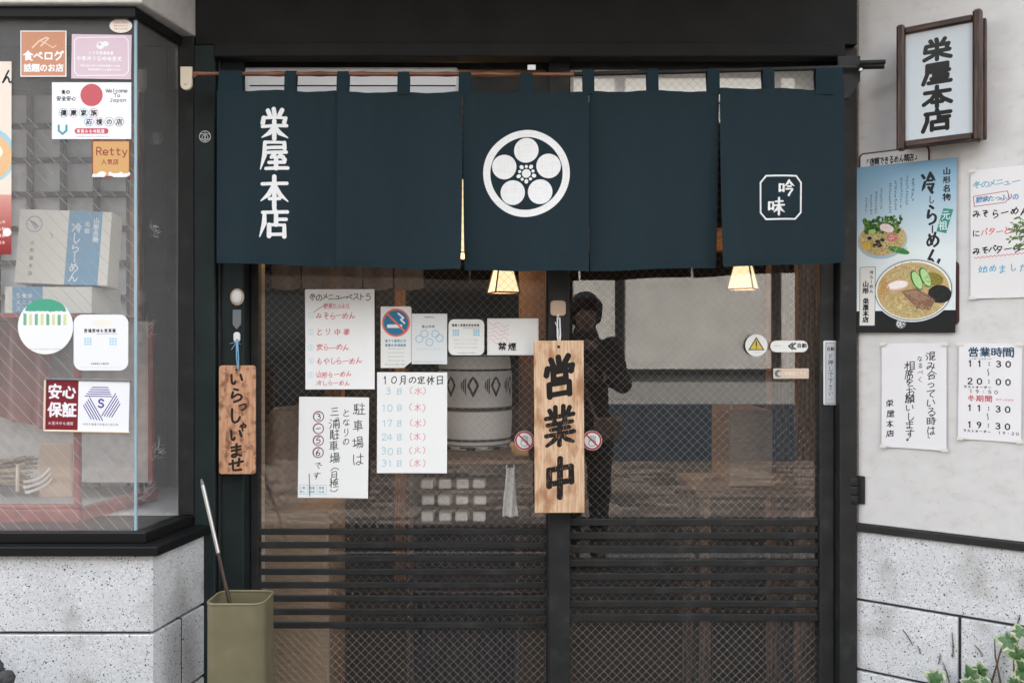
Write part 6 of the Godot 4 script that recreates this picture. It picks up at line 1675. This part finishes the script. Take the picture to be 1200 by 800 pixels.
	c.across("冬期間", 9, 60.5, 7, 8.2, 0.9, Color(0.72, 0.32, 0.32), 0.2)
	c.small_print(36, 63, 18, 2.6, Color(0.78, 0.50, 0.50))
	c.across("ラストオーダー", 5, 100.5, 3.0, 3.9, 0.5, INK)
	c.across("19:20", 38, 100.5, 3.4, 4.2, 0.5, INK)
	wall_sheet("opening_hours_paper", "white paper with printed opening hours and one red line on the plaster wall", "paper", 1124, 402, 1198, 514, 0.002, c, 0.004, -0.01)

# ---------------------------------------------------------------- things before the shop
func leaf_mesh(size: float, kind: int, seed_: int) -> ArrayMesh:   # a lobed ivy leaf (cream border) or a narrow leaflet, folded along its rib
	var st := begin()
	var r := RandomNumberGenerator.new()
	r.seed = seed_
	var rim := []
	if kind == 0:
		for q in [[0.0, -0.10], [0.22, -0.24], [0.46, -0.12], [0.50, 0.06], [0.42, 0.20], [0.60, 0.34], [0.56, 0.44], [0.34, 0.54], [0.20, 0.78], [0.0, 1.0]]: rim.append(Vector2(q[0] * r.randf_range(0.85, 1.15), q[1]))
	else:
		for q in [[0.0, 0.0], [0.14, 0.25], [0.16, 0.5], [0.09, 0.8], [0.0, 1.0]]: rim.append(Vector2(q[0], q[1]))
	var cup := r.randf_range(0.12, 0.42)
	var wa := []
	for i in rim.size(): wa.append(r.randf_range(0.62, 0.92))
	var h := func(p: Vector2): return Vector3(p.x, p.y, -absf(p.x) * cup + 0.10 * sin(p.y * 3.0) + 0.03 * sin(p.x * 9.0 + p.y * 5.0)) * size
	for sg in [-1.0, 1.0]:
		for i in rim.size() - 1:
			var a := Vector2(rim[i].x * sg, rim[i].y)
			var b := Vector2(rim[i + 1].x * sg, rim[i + 1].y)
			var mid := Vector2(0, 0.3)
			var ia := mid.lerp(a, wa[i])
			var ib := mid.lerp(b, wa[i + 1])
			var green := Color(0.03, 0.085, 0.025) if kind == 0 else Color(0.10, 0.20, 0.03)
			green = green.lerp(Color(0.07, 0.15, 0.05), r.randf())
			var edge := Color(0.46, 0.48, 0.30).lerp(green, 0.75 * r.randf()) if kind == 0 else green
			for t in [[mid, ia, ib, green, green, green], [ia, a, b, edge, edge, edge], [ia, b, ib, edge, edge, edge]]:
				for k in ([0, 1, 2] if sg > 0 else [0, 2, 1]):
					st.set_color(t[3 + k])
					st.add_vertex(h.call(t[k]))
	st.generate_normals()
	return st.commit()

func build_small_things():
	var lf := mat("leaf", Color.WHITE, 0.45)
	lf.vertex_color_use_as_albedo = true
	lf.backlight_enabled = true
	lf.backlight = Color(0.35, 0.4, 0.2)
	grain(mat("vine", Color.WHITE, 0.9), noise_tex(0.05, [[0.0, lin(0.06, 0.035, 0.025)], [1.0, lin(0.20, 0.13, 0.09)]], 256), Vector3(20, 20, 20))
	var r := RandomNumberGenerator.new()
	r.seed = 21
	var xf := Transform3D(Basis(Vector3.UP, WALL_TURN), WALL_AT)
	var iv := thing("ivy", "variegated ivy with cream-edged leaves at the foot of the granite wall", "plant", xf * Vector3(WS(1180), 0, 0.06))
	var meshes := []
	for k in 5: meshes.append(leaf_mesh(1.0, 0, k))
	var base := xf * Vector3(WS(1185), 0.0, 0.05)
	var tips := [[1102, 798, 0.05], [1120, 806, 0.05], [1140, 796, 0.06], [1150, 790, 0.05], [1160, 800, 0.07], [1188, 754, 0.05], [1198, 745, 0.05], [1192, 792, 0.08], [1202, 798, 0.09], [1170, 815, 0.07], [1130, 815, 0.06], [1110, 812, 0.06], [1194, 782, 0.07], [1200, 768, 0.05], [1187, 803, 0.09], [1145, 806, 0.08], [1198, 812, 0.1], [1155, 818, 0.08]]
	for t in tips:
		var p: Vector3 = xf * WP(t[0], t[1], t[2])
		var s := r.randf_range(0.028, 0.042)
		var b := Basis(Vector3.UP, WALL_TURN + r.randf_range(-0.7, 0.7)) * Basis(Vector3.RIGHT, r.randf_range(-0.9, 0.1)) * Basis(Vector3.BACK, r.randf_range(-2.2, 2.2))
		part(iv, "leaf", meshes[r.randi() % 5], lf, p, b.scaled_local(Vector3(s, s, s)))
	for t in [[1180, 742, 1152], [1105, 798, 1120], [1150, 792, 1160], [1196, 745, 1185], [1166, 748, 1172]]:
		var p: Vector3 = xf * WP(t[0], t[1], 0.012)
		var q: Vector3 = xf * WP(t[2], 830, 0.03)
		part(iv, "stem", tube([p, p.lerp(q, 0.3) + Vector3(r.randf_range(-0.01, 0.01), 0.01, 0.0), p.lerp(q, 0.65) + Vector3(r.randf_range(-0.012, 0.012), 0, 0.004), q, Vector3(base.x, 0.0, base.z)], [0.0012, 0.0018, 0.0024, 0.003, 0.004], 6), M.vine, Vector3.ZERO)
	for t in [[1058, 737, 1070, 756], [1075, 756, 1079, 766], [1142, 755, 1152, 768], [1116, 740, 1117, 770], [1102, 765, 1100, 778], [1105, 775, 1113, 800], [1195, 720, 1192, 732]]:
		part(iv, "dry_tendril", tube([xf * WP(t[0], t[1], 0.003), xf * WP((t[0] + t[2]) / 2.0 + 1, (t[1] + t[3]) / 2.0, 0.005), xf * WP(t[2], t[3], 0.003)], [0.0008, 0.0016, 0.0012], 5), M.vine, Vector3.ZERO)
	# fine green sprig reaching in over the paper
	var sg := thing("sprig", "fine green sprig reaching in front of the winter menu paper", "plant", xf * WP(1215, 274, 0.10))
	var small := [leaf_mesh(1.0, 1, 31), leaf_mesh(1.0, 1, 32)]
	for k in 5:
		var t0: Vector3 = xf * WP(1222, 276, 0.10)
		var t1: Vector3 = xf * WP([1186, 1184, 1188, 1194, 1191][k], [270, 279, 262, 254, 288][k], 0.10 + 0.01 * k)
		part(sg, "twig", tube([t0, t0.lerp(t1, 0.5) + Vector3(0, 0.004, 0), t1], [0.0016, 0.001, 0.0006], 5), M.vine, Vector3.ZERO)
		for i in 22:
			var p := t0.lerp(t1, 0.25 + 0.75 * i / 21.0) + Vector3(0, r.randf_range(-0.004, 0.004), 0)
			var s := r.randf_range(0.007, 0.012)
			part(sg, "leaf", small[i % 2], lf, p, (Basis(Vector3.UP, WALL_TURN + r.randf_range(-0.8, 0.8)) * Basis(Vector3.BACK, (1.2 if i % 2 else 2.4) + k * 0.25 + r.randf_range(-0.4, 0.4))).scaled_local(Vector3(s * 1.3, s, s)))
	# olive umbrella stand
	var a := P(238.5, 708, 2.0)
	var b := P(308, 708, 2.0)
	var cx := (a.x + b.x) / 2
	var w := b.x - a.x
	var dep := 0.112
	var z0 := -2.0 - dep / 2
	var us := thing("umbrella_stand", "tall olive green metal umbrella stand with rounded corners beside the door", "umbrella stand", Vector3(cx, 0, z0))
	var st := begin()
	var outer := rounded(w, dep, 0.028, 7)
	var inner := rounded(w - 0.008, dep - 0.008, 0.024, 7)
	var hgt := a.y
	var n := outer.size()
	for i in n:
		var j := (i + 1) % n
		var o0 := Vector3(outer[i].x, 0, outer[i].y)
		var o1 := Vector3(outer[j].x, 0, outer[j].y)
		for seg_ in [[0.0, hgt - 0.002]]:
			for q in [[o0, seg_[0]], [o1, seg_[0]], [o1, seg_[1]], [o0, seg_[0]], [o1, seg_[1]], [o0, seg_[1]]]:
				var nn: Vector2 = Vector2(q[0].x, q[0].z)
				var cxx := clampf(nn.x, -(w / 2 - 0.028), w / 2 - 0.028)
				var czz := clampf(nn.y, -(dep / 2 - 0.028), dep / 2 - 0.028)
				st.set_normal(Vector3(nn.x - cxx, 0, nn.y - czz).normalized())
				st.add_vertex(q[0] + Vector3(0, q[1], 0))
	part(us, "body", st.commit(), M.olive_paint, Vector3(cx, 0, z0))
	st = begin()
	for i in n:
		var j := (i + 1) % n
		var i0 := Vector3(inner[i].x, hgt - 0.002, inner[i].y)
		var i1 := Vector3(inner[j].x, hgt - 0.002, inner[j].y)
		quad(st, i0, i1, i1 - Vector3(0, 0.5, 0), i0 - Vector3(0, 0.5, 0), -Vector3(inner[i].x, 0, inner[i].y))
	for i in range(1, n - 1): tri(st, [Vector3(inner[0].x, hgt - 0.5, inner[0].y), Vector3(inner[i].x, hgt - 0.5, inner[i].y), Vector3(inner[i + 1].x, hgt - 0.5, inner[i + 1].y)], Vector3.UP)
	part(us, "liner", st.commit(), M.olive_paint, Vector3(cx, 0, z0))
	var ringp := []
	var mid := rounded(w - 0.004, dep - 0.004, 0.026, 7)
	for i in n + 1: ringp.append(Vector3(cx + mid[i % n].x, hgt - 0.001, z0 + mid[i % n].y))
	part(us, "rim", tube(ringp, 0.0032, 8), M.olive_paint, Vector3.ZERO)
	# a bare rod left in it
	var s0 := P(235.5, 561, 2.10)
	var s1 := P(268, 702, 2.055)
	var dir := (s1 - s0).normalized()
	var rd := thing("walking_stick", "slender metal rod leaning in the olive umbrella stand", "stick", s1 + dir * 0.18)
	part(rd, "shaft", tube([s0 + dir * 0.016, s0.lerp(s1, 0.62)], 0.0048, 10), M.steel, Vector3.ZERO)
	part(rd, "sleeve", tube([s0.lerp(s1, 0.6201), s1 + dir * 0.18], 0.0044, 10), M.dark_wood, Vector3.ZERO)
	part(rd, "tip", tube([s0, s0 + dir * 0.006, s0 + dir * 0.0159], [0.0016, 0.0034, 0.0042], 10), M.grey_plastic, Vector3.ZERO)
	# dark weathered lump of rock at the window's foot
	var rock := thing("garden_rock", "dark rough rock at the foot of the granite window base", "rock", Vector3(-1.17, 0, -1.88))
	var nz := FastNoiseLite.new()
	nz.frequency = 2.2
	nz.fractal_octaves = 5
	var rp := P(-8, 762, 1.9).y
	part(rock, "boulder", sheet(func(u, v):
		var th: float = v * PI
		var ph: float = u * TAU
		var q := Vector3(sin(th) * cos(ph), cos(th), sin(th) * sin(ph))
		var k := 1.0 + 0.45 * nz.get_noise_3dv(q * 0.9) + 0.16 * nz.get_noise_3dv(q * 4.0)
		return Vector3(q.x * 0.085 * k, rp / 2 * (1.0 + q.y), q.z * 0.08 * k), 48, 36, 0.001), grain(mat("rock", Color.WHITE, 0.95), noise_tex(0.05, [[0.0, lin(0.015, 0.015, 0.016)], [1.0, lin(0.10, 0.10, 0.095)]], 256), Vector3(6, 6, 6)), Vector3(-1.17, 0, -1.88))
	part(rock, "knob", lathe([Vector2(0, 0.02), Vector2(0.014, 0.016), Vector2(0.02, 0.004), Vector2(0.016, -0.012), Vector2(0, -0.02)], 12), M.rock, Vector3(-1.105, rp * 0.93, -1.86))

# ---------------------------------------------------------------- the passer-by who shows in the door glass
class Field:
	# distances to tapered capsules joined by a smooth minimum, meshed as surface nets
	var lo: Vector3
	var cell: float
	var n: Vector3i
	var v: PackedFloat32Array
	func _init(a: Vector3, b: Vector3, c: float):
		lo = a; cell = c
		n = Vector3i(((b - a) / c).ceil()) + Vector3i.ONE
		v.resize(n.x * n.y * n.z)
		v.fill(1.0)
	func id(x: int, y: int, z: int) -> int: return (z * n.y + y) * n.x + x
	func bone(a: Vector3, b: Vector3, ra: float, rb: float, k := 0.03, flat := Vector3.ONE):
		var m := maxf(ra, rb) * maxf(flat.x, maxf(flat.y, flat.z)) + k + cell * 2.5
		var p0 := (Vector3(minf(a.x, b.x), minf(a.y, b.y), minf(a.z, b.z)) - Vector3.ONE * m - lo) / cell
		var p1 := (Vector3(maxf(a.x, b.x), maxf(a.y, b.y), maxf(a.z, b.z)) + Vector3.ONE * m - lo) / cell
		var ab := b - a
		var l2 := maxf(ab.length_squared(), 1e-8)
		for z in range(maxi(0, int(p0.z)), mini(n.z, int(p1.z) + 1)):
			for y in range(maxi(0, int(p0.y)), mini(n.y, int(p1.y) + 1)):
				for x in range(maxi(0, int(p0.x)), mini(n.x, int(p1.x) + 1)):
					var p := lo + Vector3(x, y, z) * cell - a
					var t := clampf(p.dot(ab) / l2, 0.0, 1.0)
					var d := ((p - ab * t) / flat).length() - lerpf(ra, rb, t)
					var i := id(x, y, z)
					var o := v[i]
					if o > 0.9: v[i] = d
					else:
						var h := maxf(k - absf(o - d), 0.0) / k
						v[i] = minf(o, d) - h * h * k * 0.25
	func mesh() -> ArrayMesh:
		var st := SurfaceTool.new()
		st.begin(Mesh.PRIMITIVE_TRIANGLES)
		st.set_smooth_group(0)
		var at := {}
		var count := 0
		for z in n.z - 1:
			for y in n.y - 1:
				for x in n.x - 1:
					var sum := Vector3.ZERO
					var hits := 0
					var inside := 0
					var c := PackedFloat32Array()
					for q in 8:
						var d := v[id(x + (q & 1), y + ((q >> 1) & 1), z + (q >> 2))]
						c.append(d)
						if d < 0.0: inside += 1
					if inside == 0 or inside == 8: continue
					for e in [[0, 1], [2, 3], [4, 5], [6, 7], [0, 2], [1, 3], [4, 6], [5, 7], [0, 4], [1, 5], [2, 6], [3, 7]]:
						var da := c[e[0]]
						var db := c[e[1]]
						if (da < 0.0) != (db < 0.0):
							var t := da / (da - db)
							var pa := Vector3(e[0] & 1, (e[0] >> 1) & 1, e[0] >> 2)
							var pb := Vector3(e[1] & 1, (e[1] >> 1) & 1, e[1] >> 2)
							sum += pa.lerp(pb, t)
							hits += 1
					at[id(x, y, z)] = count
					st.add_vertex(lo + (Vector3(x, y, z) + sum / hits) * cell)
					count += 1
		for z in range(1, n.z - 1):
			for y in range(1, n.y - 1):
				for x in range(1, n.x - 1):
					var d0 := v[id(x, y, z)] < 0.0
					for ax in 3:
						var s := Vector3i(x, y, z)
						s[ax] += 1
						if (v[id(s.x, s.y, s.z)] < 0.0) == d0: continue
						var u := Vector3i.ZERO
						var w := Vector3i.ZERO
						u[(ax + 1) % 3] = 1
						w[(ax + 2) % 3] = 1
						var b := Vector3i(x, y, z)
						var q := [b - u - w, b - w, b, b - u]
						var ids := []
						for k in q: ids.append(at.get(id(k.x, k.y, k.z), -1))
						if -1 in ids: continue
						for k in ([0, 2, 1, 0, 3, 2] if d0 else [0, 1, 2, 0, 2, 3]): st.add_index(ids[k])
		st.generate_normals()
		return st.commit()

func build_person():
	var at := Vector3(0.46, 0.0, 0.72)
	var skin := mat("skin", lin(0.46, 0.27, 0.19), 0.55)
	var hair := mat("hair", lin(0.012, 0.010, 0.009), 0.5)
	var coat := grain(mat("coat", Color.WHITE, 0.9), noise_tex(0.03, [[0.0, lin(0.035, 0.022, 0.018)], [1.0, lin(0.07, 0.044, 0.036)]], 256), Vector3(5, 5, 5))
	var trousers := mat("trousers", lin(0.014, 0.015, 0.019), 0.9)
	var shoe := mat("shoe", lin(0.02, 0.018, 0.017), 0.6)
	var p := thing("person", "person in dark coat and black trousers standing in the street, mirrored in the door", "person", at)
	var hip := 0.86
	var J := {"ls": Vector3(-0.165, 1.36, 0), "rs": Vector3(0.165, 1.36, 0), "le": Vector3(-0.205, 1.13, 0.02), "re": Vector3(0.235, 1.12, 0.0), "lw": Vector3(-0.07, 1.18, -0.25), "rw": Vector3(0.08, 1.17, -0.25)}
	var body := Field.new(Vector3(-0.36, -0.02, -0.36), Vector3(0.36, 1.70, 0.2), 0.013)
	body.bone(Vector3(0, 0.92, 0), Vector3(0, 1.30, 0), 0.105, 0.115, 0.05, Vector3(1.2, 1, 0.85))
	body.bone(Vector3(0, 1.30, 0), Vector3(0, 1.44, 0), 0.09, 0.055, 0.05)
	body.bone(Vector3(0, 1.42, 0), Vector3(0, 1.53, -0.01), 0.052, 0.048, 0.02)
	for s in [["ls", "le", "lw", -1.0], ["rs", "re", "rw", 1.0]]:
		body.bone(J[s[0]], J[s[1]], 0.052, 0.040, 0.03)
		body.bone(J[s[1]], J[s[2]], 0.038, 0.026, 0.02)
		body.bone(Vector3(0.09 * s[3], hip, 0), Vector3(0.085 * s[3], 0.47, -0.01), 0.080, 0.055, 0.03)
		body.bone(Vector3(0.085 * s[3], 0.47, -0.01), Vector3(0.08 * s[3], 0.09, 0.02), 0.052, 0.034, 0.02)
		body.bone(Vector3(0.08 * s[3], 0.06, 0.03), Vector3(0.09 * s[3], 0.04, -0.14), 0.036, 0.026, 0.02)
	# head with brow, nose, jaw, ears
	var h := Vector3(0, 1.56, -0.01)
	body.bone(h, h + Vector3(0, 0.03, 0.012), 0.078, 0.084, 0.02, Vector3(0.92, 1.1, 1.05))
	body.bone(h + Vector3(0, -0.075, -0.045), h + Vector3(0, -0.02, -0.045), 0.036, 0.05, 0.03)
	body.bone(h + Vector3(0, 0.0, -0.088), h + Vector3(0, -0.028, -0.102), 0.010, 0.014, 0.012)
	for s in [-1.0, 1.0]: body.bone(h + Vector3(0.078 * s, 0.012, 0.01), h + Vector3(0.08 * s, -0.025, 0.006), 0.016, 0.012, 0.01, Vector3(0.6, 1, 1))
	var bd := part(p, "body", body.mesh(), skin, at)
	for s in [-1.0, 1.0]: part(bd, "eye", lathe([Vector2(0, 0.006), Vector2(0.006, 0.004), Vector2(0.008, 0), Vector2(0, -0.002)], 10), M.dark_pane, at + h + Vector3(0.03 * s, 0.006, -0.083), Basis(Vector3.RIGHT, -PI / 2))
	part(bd, "mouth", cbox(Vector3(0.036, 0.007, 0.006), 0.002), mat("lip", lin(0.32, 0.12, 0.10), 0.5), at + h + Vector3(0, -0.062, -0.083))
	# hands, each with palm and five fingers closed round the phone
	for s in [["lw", "le", -1.0], ["rw", "re", 1.0]]:
		var w: Vector3 = J[s[0]]
		var fwd: Vector3 = (w - J[s[1]]).normalized()
		var f := Field.new(w - Vector3(0.1, 0.09, 0.14), w + Vector3(0.1, 0.1, 0.06), 0.005)
		var side: float = s[2]
		f.bone(w, w + fwd * 0.06 + Vector3(0, 0.01, 0), 0.026, 0.030, 0.02, Vector3(0.75, 1.1, 1))
		for k in 4:
			var root := w + fwd * 0.07 + Vector3(0.0, 0.032 - k * 0.02, 0)
			var len: float = [0.9, 1.0, 0.95, 0.75][k]
			var q1 := root + (fwd * 0.6 + Vector3(-0.5 * side, 0.1, -0.3)).normalized() * 0.038 * len
			var q2 := q1 + Vector3(-0.9 * side, 0.1, 0.25).normalized() * 0.026 * len
			var q3 := q2 + Vector3(-0.6 * side, 0.0, 0.7).normalized() * 0.02 * len
			f.bone(root, q1, 0.0095, 0.0088, 0.006)
			f.bone(q1, q2, 0.0088, 0.008, 0.004)
			f.bone(q2, q3, 0.008, 0.007, 0.004)
		f.bone(w + fwd * 0.02 + Vector3(0, 0.024, 0), w + fwd * 0.05 + Vector3(-0.008 * side, 0.055, 0.012), 0.012, 0.0095, 0.008)
		f.bone(w + fwd * 0.05 + Vector3(-0.008 * side, 0.055, 0.012), w + fwd * 0.062 + Vector3(-0.028 * side, 0.068, 0.012), 0.0095, 0.0078, 0.005)
		part(bd, "hand", f.mesh(), skin, at)
	# hair
	var hf := Field.new(h - Vector3(0.13, 0.14, 0.13), h + Vector3(0.13, 0.16, 0.15), 0.007)
	hf.bone(h + Vector3(0, 0.04, 0.018), h + Vector3(0, 0.045, 0.024), 0.094, 0.096, 0.02, Vector3(1.0, 1.05, 1.06))
	hf.bone(h + Vector3(0, -0.05, 0.045), h + Vector3(0, 0.0, 0.04), 0.07, 0.08, 0.03)
	for s in [-1.0, 1.0]: hf.bone(h + Vector3(0.075 * s, 0.05, 0.0), h + Vector3(0.078 * s, -0.035, 0.02), 0.03, 0.022, 0.03)
	for k in 5: hf.bone(h + Vector3(-0.05 + 0.025 * k, 0.085, -0.06), h + Vector3(-0.055 + 0.027 * k, 0.045, -0.082), 0.024, 0.012, 0.015)
	part(bd, "hair", hf.mesh(), hair, at)
	# coat with sleeves to the wrists, hem over the hips
	var cf := Field.new(Vector3(-0.38, 0.66, -0.34), Vector3(0.38, 1.56, 0.24), 0.013)
	cf.bone(Vector3(0, 0.80, 0), Vector3(0, 1.28, 0), 0.130, 0.120, 0.05, Vector3(1.15, 1, 0.86))
	cf.bone(Vector3(0, 1.26, 0), Vector3(0, 1.42, 0.005), 0.115, 0.075, 0.05, Vector3(1.1, 1, 0.9))
	cf.bone(Vector3(0, 1.44, 0.0), Vector3(0, 1.47, 0.0), 0.068, 0.064, 0.02)
	for s in [["ls", "le", "lw"], ["rs", "re", "rw"]]:
		cf.bone(J[s[0]], J[s[1]], 0.062, 0.050, 0.04)
		cf.bone(J[s[1]], J[s[1]].lerp(J[s[2]], 0.9), 0.050, 0.038, 0.03)
	part(bd, "coat", cf.mesh(), coat, at)
	var tf := Field.new(Vector3(-0.28, 0.05, -0.2), Vector3(0.28, 0.98, 0.2), 0.013)
	tf.bone(Vector3(0, 0.86, 0), Vector3(0, 0.92, 0), 0.115, 0.115, 0.04, Vector3(1.2, 1, 0.9))
	for s in [-1.0, 1.0]:
		tf.bone(Vector3(0.09 * s, hip, 0), Vector3(0.086 * s, 0.47, -0.01), 0.094, 0.068, 0.03)
		tf.bone(Vector3(0.086 * s, 0.47, -0.01), Vector3(0.081 * s, 0.11, 0.015), 0.068, 0.052, 0.03)
	part(bd, "trousers", tf.mesh(), trousers, at)
	for s in [-1.0, 1.0]:
		var sf := Field.new(Vector3(-0.2, -0.01, -0.26), Vector3(0.2, 0.16, 0.12), 0.008)
		sf.bone(Vector3(0.08 * s, 0.045, 0.045), Vector3(0.09 * s, 0.034, -0.15), 0.044, 0.034, 0.02)
		sf.bone(Vector3(0.08 * s, 0.05, 0.03), Vector3(0.08 * s, 0.10, 0.025), 0.044, 0.042, 0.02)
		part(bd, "shoe", sf.mesh(), shoe, at)
	var ph := thing("phone", "black phone held in both hands by the mirrored person", "phone", at + Vector3(0.0, 1.20, -0.33))
	part(ph, "case", prism(rounded(0.150, 0.075, 0.009), 0.009, 0.002), M.black_metal, at + Vector3(0.0, 1.205, -0.335))
	part(ph, "lens", lathe([Vector2(0, 0.002), Vector2(0.005, 0.0018), Vector2(0.006, 0), Vector2(0, 0)], 12), M.dark_pane, at + Vector3(0.055, 1.225, -0.335), Basis(Vector3.RIGHT, -PI / 2))
	var bg := thing("shoulder_bag", "small tan bag at the hip of the mirrored person", "bag", at + Vector3(0.14, 0.80, -0.16))
	part(bg, "pouch", prism(rounded(0.17, 0.14, 0.03), 0.05, 0.012), M.tan_plastic, at + Vector3(0.12, 0.86, -0.205))
	part(bg, "strap", tube([at + Vector3(0.05, 0.92, -0.18), at + Vector3(-0.05, 1.20, -0.135), at + Vector3(-0.13, 1.42, -0.06), at + Vector3(-0.14, 1.44, 0.02), at + Vector3(-0.06, 1.2, 0.13), at + Vector3(0.14, 0.95, 0.13), at + Vector3(0.22, 0.90, -0.02), at + Vector3(0.19, 0.90, -0.18)], 0.009, 8), M.tan_plastic, Vector3.ZERO)
